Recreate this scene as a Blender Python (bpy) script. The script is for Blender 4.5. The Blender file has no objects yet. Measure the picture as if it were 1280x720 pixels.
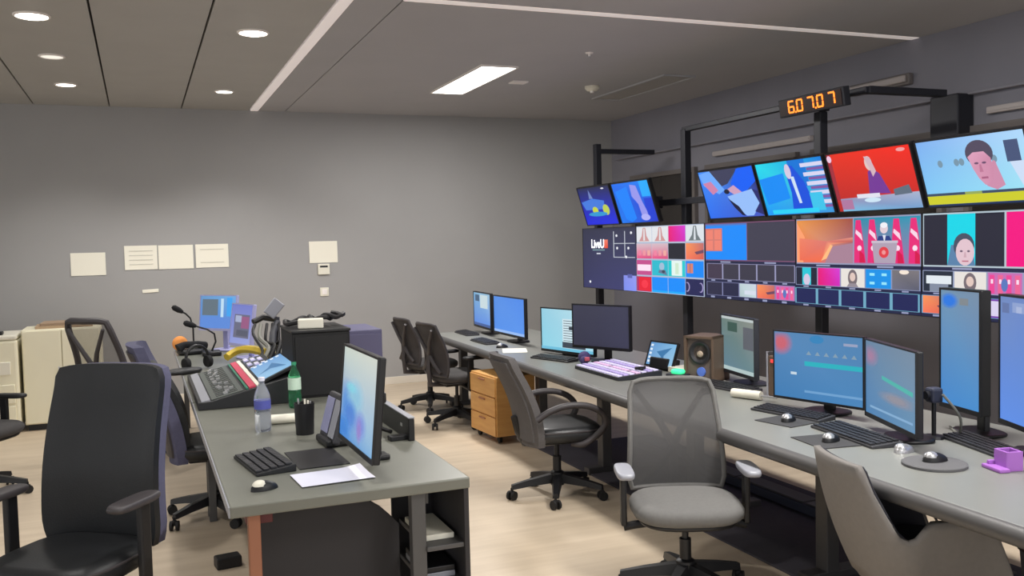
import bpy, bmesh, math, random
from mathutils import Matrix, Vector, Euler
random.seed(7)
R = math.radians
S = bpy.context.scene
COL = S.collection

# ------------------------------------------------------------------ camera, world, exposure
def lin(c):
    return tuple(((v/255)/12.92 if v/255 <= .04045 else ((v/255+.055)/1.055)**2.4) for v in c)

CAM_H = 1.7
cam = bpy.data.cameras.new('camera'); cam.sensor_width = 36; cam.lens = 36*1150/1280
cam.clip_start = .05; cam.clip_end = 60
co = bpy.data.objects.new('camera', cam); COL.objects.link(co)
yaw, pitch, roll = R(22.0), R(3.0), R(-1.4)
fwd = Vector((math.sin(yaw)*math.cos(pitch), math.cos(yaw)*math.cos(pitch), -math.sin(pitch)))
rt = Vector((math.cos(yaw), -math.sin(yaw), 0)); up = rt.cross(fwd)
r2 = math.cos(roll)*rt+math.sin(roll)*up; u2 = -math.sin(roll)*rt+math.cos(roll)*up
mw = Matrix((r2, u2, -fwd)).transposed().to_4x4(); mw.translation = (0, 0, CAM_H)
co.matrix_world = mw
S.camera = co

W = bpy.data.worlds.new('world'); S.world = W; W.use_nodes = True
W.node_tree.nodes['Background'].inputs[0].default_value = (.97, .98, 1.0, 1)
W.node_tree.nodes['Background'].inputs[1].default_value = 1.15
S.view_settings.view_transform = 'Standard'; S.view_settings.look = 'None'
S.view_settings.gamma = 1; S.view_settings.use_curve_mapping = False
S.view_settings.exposure = 0.0

PANEL_W = 90      # watts of a lit ceiling panel
SPOT_W = 95       # watts of a ceiling downlight

# ------------------------------------------------------------------ materials
def mat(name, c, rough=.6, metal=0, var=.0, vs=8., bump=0., bs=60., spec=.5, stretch=None, c2=None):
    m = bpy.data.materials.new(name); m.use_nodes = True
    nt = m.node_tree; p = nt.nodes['Principled BSDF']
    p.inputs['Roughness'].default_value = rough; p.inputs['Metallic'].default_value = metal
    p.inputs['Specular IOR Level'].default_value = spec
    a = lin(c); p.inputs['Base Color'].default_value = (*a, 1)
    if var or c2 or bump:
        tc = nt.nodes.new('ShaderNodeTexCoord'); src = tc.outputs['Object']
        if stretch:
            mp = nt.nodes.new('ShaderNodeMapping'); mp.inputs['Scale'].default_value = stretch
            nt.links.new(src, mp.inputs[0]); src = mp.outputs[0]
        if var or c2:
            n = nt.nodes.new('ShaderNodeTexNoise'); n.inputs['Scale'].default_value = vs; n.inputs['Detail'].default_value = 5
            nt.links.new(src, n.inputs['Vector'])
            r = nt.nodes.new('ShaderNodeValToRGB'); e = r.color_ramp.elements
            e[0].position = .3; e[1].position = .7
            if c2: e[0].color = (*a, 1); e[1].color = (*lin(c2), 1)
            else:
                e[0].color = (*[v*(1-var) for v in a], 1); e[1].color = (*[min(1, v*(1+var)) for v in a], 1)
            nt.links.new(n.outputs['Fac'], r.inputs[0]); nt.links.new(r.outputs[0], p.inputs['Base Color'])
        if bump:
            n2 = nt.nodes.new('ShaderNodeTexNoise'); n2.inputs['Scale'].default_value = bs
            nt.links.new(src, n2.inputs['Vector'])
            b = nt.nodes.new('ShaderNodeBump'); b.inputs['Strength'].default_value = bump; b.inputs['Distance'].default_value = .004
            nt.links.new(n2.outputs['Fac'], b.inputs['Height']); nt.links.new(b.outputs[0], p.inputs['Normal'])
    return m

def emis(name, c, s):
    m = bpy.data.materials.new(name); m.use_nodes = True; p = m.node_tree.nodes['Principled BSDF']
    p.inputs['Base Color'].default_value = (*lin(c), 1)
    p.inputs['Emission Color'].default_value = (*lin(c), 1); p.inputs['Emission Strength'].default_value = s
    return m

def see_through(name, c, alpha, rough=.7):
    m = mat(name, c, rough, spec=.2); nt = m.node_tree; p = nt.nodes['Principled BSDF']
    # woven mesh: fine weave seen as partial coverage
    p.inputs['Alpha'].default_value = alpha
    return m

def glass(name, c, rough=.05, alpha=.35):
    m = mat(name, c, rough); p = m.node_tree.nodes['Principled BSDF']
    p.inputs['Transmission Weight'].default_value = .85; p.inputs['IOR'].default_value = 1.3
    return m

def screen_mat():
    m = bpy.data.materials.new('screen_picture'); m.use_nodes = True; nt = m.node_tree; p = nt.nodes['Principled BSDF']
    p.inputs['Base Color'].default_value = (.006, .006, .008, 1); p.inputs['Roughness'].default_value = .35
    p.inputs['Specular IOR Level'].default_value = .3
    a = nt.nodes.new('ShaderNodeVertexColor'); a.layer_name = 'picture'
    nt.links.new(a.outputs[1], p.inputs['Alpha']); nt.links.new(a.outputs[0], p.inputs['Emission Color']); p.inputs['Emission Strength'].default_value = 1.0
    return m

M = dict(
    wall=mat('grey_wall_paint', (158, 157, 156), .85, var=.03, vs=1.2, bump=.05, bs=120),
    wall_r=mat('dark_grey_wall', (134, 133, 142), .8, var=.05, vs=1.5),
    ceil=mat('ceiling_plaster', (174, 173, 176), .9, var=.02, vs=2),
    ceilpan=mat('ceiling_metal_panel', (174, 172, 168), .55, var=.03, vs=3, bump=.12, bs=420),
    gap=mat('ceiling_gap_dark', (40, 38, 36), .9),
    strip=mat('white_ceiling_trim', (240, 234, 230), .5),
    ledstrip=emis('linear_led_strip', (240, 230, 226), .32),
    floor=mat('beige_vinyl_floor', (205, 189, 166), .42, var=0, vs=3.0, c2=(190, 173, 150), stretch=(.5, 4, 1), bump=.02, bs=30),
    white=mat('white_plastic', (228, 224, 208), .5, var=.02, vs=4),
    whitecab=mat('white_cabinet', (232, 226, 200), .55, var=.03, vs=2),
    skirting=mat('white_skirting', (222, 214, 200), .5),
    black=mat('black_plastic', (19, 19, 22), .45),
    blackm=mat('black_metal', (38, 39, 46), .45, metal=.3),
    rubber=mat('caster_rubber', (22, 21, 22), .7),
    leather=mat('black_leather', (18, 20, 23), .5, var=.08, vs=20, bump=.15, bs=150),
    leather2=mat('dark_seat_leather', (40, 41, 43), .38, var=.06, vs=20, bump=.1, bs=120),
    fab_grey=mat('grey_fabric', (104, 103, 101), .9, var=.06, vs=60, bump=.2, bs=300),
    fab_dk=mat('charcoal_fabric', (66, 64, 64), .9, var=.08, vs=60, bump=.2, bs=300),
    fab_c6=mat('mid_grey_fabric', (92, 89, 89), .9, var=.06, vs=60, bump=.2, bs=300),
    fab_bl=mat('blue_grey_fabric', (80, 80, 104), .85, var=.06, vs=50, bump=.2, bs=300),
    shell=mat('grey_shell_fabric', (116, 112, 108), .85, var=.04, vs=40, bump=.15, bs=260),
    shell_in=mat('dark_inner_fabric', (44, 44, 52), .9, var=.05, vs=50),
    mesh=see_through('woven_mesh_grey', (92, 91, 91), .68),
    mesh_dk=see_through('woven_mesh_dark', (70, 66, 66), .84),
    mesh_th=see_through('woven_mesh_open', (110, 106, 104), .32),
    frame=mat('dark_chair_frame', (58, 54, 56), .5),
    desk=mat('grey_laminate', (126, 127, 122), .38, var=.03, vs=6),
    desk_l=mat('grey_green_laminate', (112, 113, 104), .4, var=.04, vs=6),
    edge=mat('desk_edge_dark', (78, 77, 77), .5),
    deskleg=mat('desk_leg_metal', (72, 70, 70), .45, metal=.2),
    darkpanel=mat('dark_panel', (44, 42, 44), .7),
    wood=mat('light_beech', (214, 164, 96), .5, c2=(196, 142, 78), vs=3, stretch=(1, 1, 7)),
    orange=mat('orange_wood', (150, 98, 72), .5),
    paper=mat('white_paper', (238, 234, 218), .8),
    paper2=mat('cool_white_paper', (226, 226, 240), .8),
    ink=mat('grey_print', (206, 203, 190), .8),
    key=mat('dark_keycaps', (46, 46, 50), .5),
    kb=mat('keyboard_body', (58, 58, 62), .5),
    kb_bl=mat('black_keyboard_body', (30, 31, 34), .45),
    silver=mat('silver_metal', (196, 196, 198), .3, metal=.7),
    pad=mat('dark_mouse_pad', (56, 56, 58), .8),
    padgrey=mat('grey_mouse_pad', (92, 92, 94), .8),
    shade_fl=mat('desk_shadow_grey', (66, 63, 70), .85, var=.06, vs=30),
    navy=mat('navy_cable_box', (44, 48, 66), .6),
    bezel=mat('monitor_bezel', (18, 18, 22), .4),
    bezel_g=mat('grey_monitor_shell', (40, 42, 50), .5),
    bezel_s=mat('pale_monitor_bezel', (150, 152, 160), .4),
    off=mat('switched_off_screen', (72, 74, 100), .4),
    lav=mat('lavender_panel', (170, 170, 214), .5),
    lavbox=mat('violet_grey_box', (94, 92, 124), .6),
    orangeball=mat('orange_foam', (244, 160, 84), .8, bump=.3, bs=90),
    yellow=mat('yellow_cable', (206, 178, 60), .5),
    teal=mat('teal_chair', (60, 70, 70), .6),
    purple=mat('purple_plastic', (164, 104, 190), .45),
    red=mat('red_plastic', (96, 36, 38), .5),
    pinkred=mat('red_cap', (196, 90, 110), .5),
    green=mat('green_glass', (60, 150, 110), .1),
    label=mat('bottle_label', (84, 90, 170), .6),
    label2=mat('pale_green_label', (200, 226, 206), .6),
    foam=mat('mic_foam', (24, 24, 26), .9),
    cable=mat('black_cable', (26, 25, 27), .6),
    greycable=mat('grey_cable', (120, 120, 112), .6),
    winglass=mat('dark_window_glass', (52, 48, 46), .12),
    winframe=mat('grey_window_frame', (112, 106, 104), .5),
    trunk=mat('pale_cable_trunking', (176, 168, 166), .5),
    woodspk=mat('speaker_wood', (98, 80, 66), .6, var=.1, vs=10),
    cone=mat('speaker_cone', (38, 38, 42), .5),
    dust=mat('speaker_dust_cap', (176, 160, 140), .5),
    skin=mat('blue_purple_plush', (70, 62, 110), .8),
    lamp_on=emis('lit_lamp_diffuser', (255, 250, 242), 7),
    spot_on=emis('lit_downlight', (255, 246, 232), 9),
    spot_dim=emis('dim_downlight', (240, 236, 225), .85),
    lamp_off=mat('unlit_lamp_diffuser', (168, 164, 158), .4),
    clock_face=mat('clock_dark_red_face', (40, 18, 16), .35),
    led=emis('orange_led', (255, 132, 40), 1.6),
    greenled=emis('green_led', (60, 230, 150), 1.0),
    redled=emis('red_led', (240, 60, 60), .8),
    blueled=emis('blue_led', (80, 110, 190), .25),
    screen=screen_mat(),
)
M['water'] = glass('clear_bottle', (226, 232, 246))
M['greenb'] = glass('green_bottle', (96, 190, 140))

# ------------------------------------------------------------------ helpers
class MB:
    """collects shapes, build() links them as ONE mesh object"""
    def __init__(s, m=None): s.bm = bmesh.new(); s.m = m or Matrix()
    def _add(s, b, m=None):
        b.transform(s.m @ (m or Matrix()))
        me = bpy.data.meshes.new('t'); b.to_mesh(me); b.free(); s.bm.from_mesh(me); bpy.data.meshes.remove(me)
        return s
    def box(s, c, d, bev=.0, seg=2, rot=None):
        b = bmesh.new(); bmesh.ops.create_cube(b, size=1)
        bmesh.ops.scale(b, vec=d, verts=b.verts)
        if bev: bmesh.ops.bevel(b, geom=b.edges[:], offset=min(bev, min(d)*.49), segments=seg, affect='EDGES', profile=.5)
        m = Matrix.Translation(c)
        if rot: m = m @ Euler(rot).to_matrix().to_4x4()
        return s._add(b, m)
    def tube(s, pts, r, n=8, cap=True, closed=False):
        b = bmesh.new(); pts = [Vector(p) for p in pts]; N = len(pts); rs = r if isinstance(r, (list, tuple)) else [r]*N
        rings = []; ref = None
        for i, p in enumerate(pts):
            if closed: t = (pts[(i+1) % N]-pts[i-1])
            else: t = (pts[min(i+1, N-1)]-pts[max(i-1, 0)])
            t.normalize()
            if ref is None: ref = Vector((0, 0, 1)) if abs(t.z) < .9 else Vector((1, 0, 0))
            a = ref-t*ref.dot(t)
            if a.length < 1e-4: a = t.orthogonal()
            a.normalize(); ref = a; c = t.cross(a)
            rings.append([b.verts.new(p+(a*math.cos(2*math.pi*k/n)+c*math.sin(2*math.pi*k/n))*rs[i]) for k in range(n)])
        for i in range(N if closed else N-1):
            A, B = rings[i], rings[(i+1) % N]
            for k in range(n): b.faces.new((A[k], A[(k+1) % n], B[(k+1) % n], B[k]))
        if cap and not closed: b.faces.new(rings[0][::-1]); b.faces.new(rings[-1])
        bmesh.ops.recalc_face_normals(b, faces=b.faces)
        return s._add(b)
    def lathe(s, prof, n=16, m=None):
        b = bmesh.new(); rings = []
        for r, z in prof:
            rings.append([b.verts.new((max(r, 1e-4)*math.cos(2*math.pi*k/n), max(r, 1e-4)*math.sin(2*math.pi*k/n), z)) for k in range(n)])
        for A, B in zip(rings, rings[1:]):
            for k in range(n): b.faces.new((A[k], A[(k+1) % n], B[(k+1) % n], B[k]))
        b.faces.new(rings[0][::-1]); b.faces.new(rings[-1])
        bmesh.ops.recalc_face_normals(b, faces=b.faces)
        return s._add(b, m)
    def cyl(s, a, b_, r, n=14): return s.tube([a, b_], r, n)
    def prism(s, poly, z0, z1, m=None, bev=0):
        b = bmesh.new(); lo = [b.verts.new((x, y, z0)) for x, y in poly]; hi = [b.verts.new((x, y, z1)) for x, y in poly]
        n = len(poly); b.faces.new(lo[::-1]); b.faces.new(hi)
        for k in range(n): b.faces.new((lo[k], lo[(k+1) % n], hi[(k+1) % n], hi[k]))
        bmesh.ops.recalc_face_normals(b, faces=b.faces)
        if bev: bmesh.ops.bevel(b, geom=b.edges[:], offset=bev, segments=2, affect='EDGES', profile=.5)
        return s._add(b, m)
    def sheet(s, fn, nu, nv, th=None, nrm=None):
        """closed slab: front fn(u,v), back = front + nrm*th"""
        b = bmesh.new(); F = [[b.verts.new(fn(i/nu, j/nv)) for i in range(nu+1)] for j in range(nv+1)]
        for j in range(nv):
            for i in range(nu): b.faces.new((F[j][i], F[j][i+1], F[j+1][i+1], F[j+1][i]))
        if th:
            d = Vector(nrm)*th
            G = [[b.verts.new(v.co+d) for v in row] for row in F]
            for j in range(nv):
                for i in range(nu): b.faces.new((G[j][i], G[j+1][i], G[j+1][i+1], G[j][i+1]))
            for j in range(nv):
                b.faces.new((F[j][0], F[j+1][0], G[j+1][0], G[j][0])); b.faces.new((F[j][nu], G[j][nu], G[j+1][nu], F[j+1][nu]))
            for i in range(nu):
                b.faces.new((F[0][i], G[0][i], G[0][i+1], F[0][i+1])); b.faces.new((F[nv][i], F[nv][i+1], G[nv][i+1], G[nv][i]))
        bmesh.ops.recalc_face_normals(b, faces=b.faces)
        return s._add(b)
    def cushion(s, c, w, d, h, p=3.2, crown=.25, nu=28, layers=7):
        """superellipse pad, rounded rim"""
        b = bmesh.new(); rings = []
        for k in range(layers+1):
            a = -math.pi/2+math.pi*k/layers
            z = math.sin(a)*h/2; q = 1-(1-math.cos(a))*crown
            ring = []
            for i in range(nu):
                t = 2*math.pi*i/nu; ct, st = math.cos(t), math.sin(t)
                ring.append(b.verts.new((math.copysign(abs(ct)**(2/p), ct)*w/2*q, math.copysign(abs(st)**(2/p), st)*d/2*q, z)))
            rings.append(ring)
        for A, B in zip(rings, rings[1:]):
            for k in range(nu): b.faces.new((A[k], A[(k+1) % nu], B[(k+1) % nu], B[k]))
        b.faces.new(rings[0][::-1]); b.faces.new(rings[-1])
        bmesh.ops.recalc_face_normals(b, faces=b.faces)
        return s._add(b, Matrix.Translation(c))
    def build(s, name, m, parent=None, smooth=False, label=None):
        me = bpy.data.meshes.new(name); s.bm.to_mesh(me); s.bm.free()
        o = bpy.data.objects.new(name, me); COL.objects.link(o)
        me.materials.append(M[m] if isinstance(m, str) else m)
        if smooth:
            me.polygons.foreach_set('use_smooth', [True]*len(me.polygons))
            try: me.set_sharp_from_angle(angle=R(40))
            except Exception: pass
        if parent: o.parent = parent
        if label: o['label'] = label
        return o

def tag(o, label, cat, group=None):
    o['label'] = label; o['category'] = cat
    if group: o['group'] = group
    return o
def thing(name, label, cat, loc=(0, 0, 0), rz=0, group=None):
    o = bpy.data.objects.new(name, None); COL.objects.link(o); o.empty_display_size = .1
    o.location = loc; o.rotation_euler = (0, 0, rz)
    return tag(o, label, cat, group)
def struct(o): o['kind'] = 'structure'; return o
def place(o, loc, rz=0): o.location = loc; o.rotation_euler = (0, 0, rz); return o
def dup(o, parent=None):
    c = o.copy(); COL.objects.link(c); c.parent = parent
    for ch in list(o.children): dup(ch, c)
    return c

class Pic:
    """a picture on a screen: flat polygons with their own colours, u right, v down, 0..1"""
    def __init__(s, w, h): s.w, s.h = w, h; s.v = []; s.f = []; s.c = []; s.k = 0
    def poly(s, pts, col):
        cols = col if isinstance(col[0], (tuple, list)) else [col]*len(pts)
        i = len(s.v); z = s.k*.00025; s.k += 1
        for (u, v) in pts: s.v.append(((min(1, max(0, u))-.5)*s.w, -z, (1-min(1, max(0, v)))*s.h))
        s.f.append(tuple(range(i, i+len(pts)))); s.c.append(cols)
        return s
    def rect(s, u0, v0, u1, v1, col):
        if isinstance(col[0], (tuple, list)): col = [col[0], col[1], col[2], col[3]]   # tl tr br bl
        return s.poly([(u0, v0), (u1, v0), (u1, v1), (u0, v1)], col)
    def ell(s, cu, cv, ru, rv, col, n=18, a0=0, a1=360):
        return s.poly([(cu+ru*math.cos(R(a0+(a1-a0)*k/n)), cv+rv*math.sin(R(a0+(a1-a0)*k/n))) for k in range(n)], col)
    def blob(s, cu, cv, ru, rv, col, n=20, core=.35, op=1.):
        # soft-edged spot: solid core, edge fading out
        C = lambda q, k: (cu+ru*q*math.cos(2*math.pi*k/n), cv+rv*q*math.sin(2*math.pi*k/n))
        a, b = (*col, op), (*col, 0.)
        s.poly([C(core, k) for k in range(n)], a); s0 = getattr(s, 'p', s); kk = s0.k
        for k in range(n):
            s0.k = kk-1; s.poly([C(core, k), C(1, k), C(1, k+1), C(core, k+1)], [a, b, b, a])
        s0.k = kk+1
        return s
    def sub(s, u0, v0, u1, v1):
        return SubPic(s, u0, v0, u1, v1)
    def build(s, name, parent, m):
        me = bpy.data.meshes.new(name); me.from_pydata([m @ Vector(p) for p in s.v], [], s.f)
        a = me.color_attributes.new('picture', 'FLOAT_COLOR', 'CORNER'); k = 0
        for f, cols in zip(s.f, s.c):
            for c in cols: a.data[k].color = (*lin(c[:3]), c[3] if len(c) > 3 else 1); k += 1
        me.materials.append(M['screen'])
        o = bpy.data.objects.new(name, me); COL.objects.link(o); o.parent = parent
        return o
class SubPic(Pic):
    def __init__(s, p, u0, v0, u1, v1): s.p = p; s.r = (u0, v0, u1, v1)
    def poly(s, pts, col):
        u0, v0, u1, v1 = s.r
        s.p.poly([(u0+min(1, max(0, u))*(u1-u0), v0+min(1, max(0, v))*(v1-v0)) for u, v in pts], col); return s

def text_mesh(txt, size, m, name, mt, parent, extrude=.0006, bold=.0):
    cu = bpy.data.curves.new('t', 'FONT'); cu.body = txt; cu.size = size; cu.extrude = extrude; cu.offset = bold
    cu.align_x = 'CENTER'; cu.align_y = 'CENTER'
    ob = bpy.data.objects.new('t', cu); COL.objects.link(ob)
    me = bpy.data.meshes.new_from_object(ob.evaluated_get(bpy.context.evaluated_depsgraph_get()))
    bpy.data.objects.remove(ob); bpy.data.curves.remove(cu)
    me.transform(m); me.name = name; me.materials.clear(); me.materials.append(mt)
    o = bpy.data.objects.new(name, me); COL.objects.link(o); o.parent = parent
    return o

# ------------------------------------------------------------------ the room
XR, YB, ZC = 5.8, 10.75, 3.22      # right wall, back wall, ceiling
XL, YF = -7.2, -1.6
m = MB(); m.box(((XL+XR)/2, (YF+YB)/2, -.05), (XR-XL+.4, YB-YF+.4, .1)); struct(m.build('floor', 'floor'))
m = MB(); m.box(((XL+XR)/2, YB+.1, ZC/2), (XR-XL+.4, .2, ZC+.2)); wb = struct(m.build('wall_back', 'wall'))
m = MB(); m.box((XR+.1, (YF+YB)/2, ZC/2), (.2, YB-YF, ZC+.2)); wr = struct(m.build('wall_right', 'wall_r'))
m = MB(); m.box(((XL+XR)/2, YB-.008, .045), (XR-XL, .016, .09), .004); struct(m.build('baseboard_back', 'skirting'))
m = MB(); m.box(((XL+XR)/2, (YF+YB)/2, ZC+.08), (XR-XL+.4, YB-YF+.4, .1)); ceil = struct(m.build('ceiling', 'gap'))
# metal panels of the left ceiling field, seams run towards the back wall
pw = .721; me0 = None
for i in range(-9, 3):
    x0 = -.225+pw*(i); x1 = x0+pw-.014
    if i == 2: x1 = 1.222; x0 += 0
    m = MB(); m.box(((x0+x1)/2+.007, (YF+YB)/2, ZC+.015), (x1-x0, YB-YF, .03), .003)
    m.build('ceiling_panel', 'ceilpan', ceil)
# plaster boards of the right field
for (x0, x1, y0, y1) in ((1.312, 1.603, YF, YB), (1.612, XR, 5.70, YB), (1.612, XR, YF, 5.61)):
    m = MB(); m.box(((x0+x1)/2, (y0+y1)/2, ZC+.015), (x1-x0, y1-y0, .03), .002); m.build('ceiling_board', 'ceil', ceil)
m = MB(); m.box((1.267, (YF+YB)/2, ZC+.012), (.086, YB-YF, .03), .004); struct(m.build('trim_1', 'ledstrip'))
m = MB(); m.box(((1.61+XR)/2, 5.655, ZC+.012), (XR-1.61, .086, .03), .004); struct(m.build('trim_2', 'ledstrip'))

# right wall: dark window band behind the screens, ledge and trunking
def window(n, y0, y1, z0, z1):
    f = MB(); t = .05
    f.box((XR-.02, (y0+y1)/2, z0+t/2), (.06, y1-y0, t)); f.box((XR-.02, (y0+y1)/2, z1-t/2), (.06, y1-y0, t))
    f.box((XR-.02, y0+t/2, (z0+z1)/2), (.06, t, z1-z0-2*t)); f.box((XR-.02, y1-t/2, (z0+z1)/2), (.06, t, z1-z0-2*t))
    o = struct(f.build('window_%d' % n, 'winframe'))
    p = MB(); p.box((XR-.008, (y0+y1)/2, (z0+z1)/2), (.012, y1-y0-2*t, z1-z0-2*t)); p.build('pane', 'winglass', o)
for n, (a, b) in enumerate(((8.75, 10.2), (7.05, 8.55), (5.35, 6.85), (3.65, 5.15), (1.95, 3.45))):
    window(n+1, a, b, 1.35, 2.46)
m = MB(); m.box((XR-.035, 5.1, 2.70), (.07, YB-YF-1.5, .02), .004); struct(m.build('trim_3', 'wall_r'))
for k, (a, b, z, dx) in enumerate(((6.85, 8.4, 2.565, .05), (3.9, 4.95, 2.555, .05))):
    m = MB(); m.box((XR-dx/2, (a+b)/2, z), (dx, b-a, .05), .006); m.box((XR-dx-.004, (a+b)/2, z), (.008, b-a-.02, .018))
    tag(m.build('cable_trunking', 'trunk'), ('pale cable trunking on the dark wall above the far screens', 'pale cable trunking on the dark wall above the rightmost screens')[k], 'trunking')
m = MB(); m.box((XR-.09, 5.22, 2.53), (.16, .26, .34), .01); tag(m.build('junction_box', 'blackm'), 'dark junction box on the wall beside the pale trunking at upper right', 'box')
t = thing('wall_lamp', 'unlit pale tube lamp on the dark wall behind the digital clock', 'lamp', (XR-.05, 6.0, 2.91))
m = MB(); m.box((.02, 0, 0), (.05, .66, .09), .008); m.build('housing', 'winframe', t)
m = MB(); m.box((-.02, 0, 0), (.035, .62, .055), .012); m.build('diffuser', 'trunk', t)

# ------------------------------------------------------------------ ceiling fittings
def add_light(name, loc, kind, watts, **kw):
    l = bpy.data.lights.new(name, kind); l.energy = watts; l.color = (1, .97, .94)
    for k, v in kw.items(): setattr(l, k, v)
    o = bpy.data.objects.new(name, l); COL.objects.link(o); o.location = loc
    return o
def panel(x, y, on, label, group=None, w=.32, d=1.47):
    t = thing('ceiling_light_panel', label, 'ceiling light', (x, y, ZC), 0, group)
    m = MB()
    for sx in (-1, 1): m.box((sx*(w/2+.008), 0, -.005), (.016, d+.03, .022))
    for sy in (-1, 1): m.box((0, sy*(d/2+.008), -.005), (w, .016, .022))
    m.build('frame', 'strip' if on else 'ceil', t)
    m = MB(); m.box((0, 0, -.003), (w, d, .008)); m.build('diffuser', 'lamp_on' if on else 'lamp_off', t)
    if on:
        l = add_light('panel_light', (x, y, ZC-.03), 'AREA', PANEL_W, shape='RECTANGLE', size=w, size_y=d)
    return t
panel(2.985, 8.29, True, 'lit white rectangular light panel in the middle of the ceiling')
panel(4.82, 8.3, False, 'unlit faint rectangular panel in the ceiling near the dark right wall')
panel(2.985, 3.6, True, 'extra lit white panel added over the control desk, unseen above the frame')  # unseen extra panels, added to light the near half of the room
panel(2.985, .6, True, 'extra lit white panel added above the camera, unseen')
def downlight(x, y, r, on, label):
    t = thing('downlight', label, 'downlight', (x, y, ZC))
    m = MB(); m.lathe([(r+.018, 0), (r+.018, -.006), (r+.004, -.012), (r, -.006), (r, 0)], 20); m.build('rim', 'strip', t, True)
    m = MB(); m.lathe([(r, -.002), (r, -.006), (r*.6, -.009 if on != 2 else -.02), (.001, -.010 if on != 2 else -.028)], 20)
    m.build('lens', 'spot_on' if on else 'spot_dim', t, True)
    if on: add_light('downlight_beam', (x, y, ZC-.05), 'SPOT', SPOT_W, spot_size=R(125), spot_blend=.7, shadow_soft_size=r)
downlight(-.575, 6.72, .095, 2, 'bright glaring downlight at the top left corner of the ceiling')
downlight(.82, 6.83, .095, 2, 'bright glaring downlight beside the white ceiling strip')
downlight(-.565, 8.07, .08, 0, 'small dim downlight, middle of the left row of three')
downlight(-.555, 9.4, .08, 1, 'small downlight at the far end of the left row')
downlight(.84, 9.47, .075, 1, 'small downlight near back wall beside the white strip')
downlight(-.575, 3.6, .095, 1, 'extra downlight added over the black leather chair, unseen above the frame')  # unseen extra downlights, added for light on the near left side
downlight(.82, 3.6, .095, 1, 'extra downlight added over the near left desk, unseen above the frame')
m = MB(); m.box((3.457, 8.26, ZC-.008), (.16, .13, .016), .004); tag(m.build('ceiling_vent', 'strip'), 'small pale square vent on ceiling right of the lit panel', 'vent')
t = thing('smoke_detector', 'white round smoke detector on the ceiling beside the unlit panel', 'smoke detector', (4.29, 8.34, ZC))
m = MB(); m.lathe([(.075, 0), (.075, -.02), (.05, -.045), (.001, -.05)], 18); m.build('housing', 'white', t, True)
m = MB(); m.lathe([(.02, -.045), (.02, -.065), (.001, -.068)], 10); m.build('sensor', 'strip', t, True)
t = thing('sprinkler_head', 'tiny pale sprinkler head on the ceiling above the clock side', 'sprinkler', (3.5, 6.84, ZC))
m = MB(); m.lathe([(.035, 0), (.03, -.008), (.01, -.012), (.01, -.03), (.001, -.032)], 12); m.build('rose', 'strip', t, True)
m = MB(); m.lathe([(.02, -.032), (.02, -.036), (.001, -.037)], 12); m.build('deflector', 'silver', t, True)

# ------------------------------------------------------------------ things on the back wall
def wall_paper(x0, x1, z0, z1, label, lines=0, tilt=0):
    w, h = x1-x0, z1-z0
    t = thing('paper_sheet', label, 'paper', ((x0+x1)/2, YB-.001, z0), 0, 'sheets of paper on the back wall')
    def f(u, v): return Vector(((u-.5)*w, -.004-.006*(abs(u-.5)*2)**4*(1-v), v*h))
    m = MB(); m.sheet(f, 8, 3, .0015, (0, 1, 0)); m.build('sheet', 'paper', t)
    for k in range(lines):
        m = MB(); m.box((0, -.0068, h*(.22+.56*k/max(1, lines-1))), (w*.72, .001, .008)); m.build('print_line', 'ink', t)
wall_paper(-.672, -.333, 1.43, 1.672, 'leftmost white paper sheet on back wall, hung apart and lower')
wall_paper(-.146, .185, 1.475, 1.735, 'white paper with ruled lines on back wall, left of the row of three', 4)
wall_paper(.195, .555, 1.472, 1.732, 'plain white paper in the middle of the row of three on back wall')
wall_paper(.58, .928, 1.475, 1.734, 'white paper at right end of the row of three on back wall', 2)
wall_paper(1.824, 2.151, 1.487, 1.737, 'white paper on back wall directly above the thermostat')
t = thing('thermostat', 'small white thermostat with dark display under a paper on back wall', 'thermostat', (1.984, YB, 1.35))
m = MB(); m.box((0, -.012, .062), (.136, .024, .124), .006); m.build('housing', 'white', t)
m = MB(); m.box((0, -.0245, .093), (.09, .003, .022)); m.build('display', 'black', t)
t = thing('light_switch', 'white square switch plate low on the back wall below thermostat', 'switch', (1.984, YB, 1.098))
m = MB(); m.box((0, -.006, .05), (.1, .012, .1), .004); m.build('plate', 'white', t)
m = MB(); m.box((0, -.014, .05), (.055, .008, .06), .003); m.build('rocker', 'strip', t)
m = MB(); m.box((.1, YB-.004, 1.24), (.165, .008, .036), .003, rot=(0, R(-2), 0)); tag(m.build('wall_tag', 'paper'), 'small white strip tag on back wall under the papers', 'tag')

# white cabinets by the back wall
t = thing('copier', 'white office copier at the far left by the back wall', 'copier', (-1.45, 9.95, 0))
m = MB(); m.box((0, 0, .46), (.72, .62, .84), .02); m.build('body', 'whitecab', t)
m = MB(); m.box((0, -.01, .905), (.72, .6, .045), .015); m.build('lid', 'white', t)
m = MB(); m.box((0, -.315, .62), (.6, .02, .12), .005); m.build('paper_slot', 'white', t)
for k in range(2):
    m = MB(); m.box((0, -.317, .18+.2*k), (.66, .02, .18), .008); m.build('drawer', 'whitecab', t)
m = MB(); m.box((.14, -.2, .945), (.2, .12, .03), .008); m.build('control_panel', 'black', t)
for sx in (-1, 1):
    m = MB(); m.box((sx*.3, 0, .02), (.06, .5, .04)); m.build('foot', 'black', t)
t = thing('storage_cabinet', 'tall white cabinet with flat doors by the back wall', 'cabinet', (-.72, 9.98, 0))
m = MB(); m.box((0, 0, .51), (.68, .5, .9), .006); m.build('body', 'whitecab', t)
for sx in (-1, 1):
    d = MB(); d.box((sx*.168, -.26, .51), (.33, .02, .88), .006); d = d.build('door', 'whitecab', t)
    h = MB(); h.box((sx*.03, -.277, .55), (.012, .014, .1), .004); h.build('handle', 'silver', d)
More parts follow.
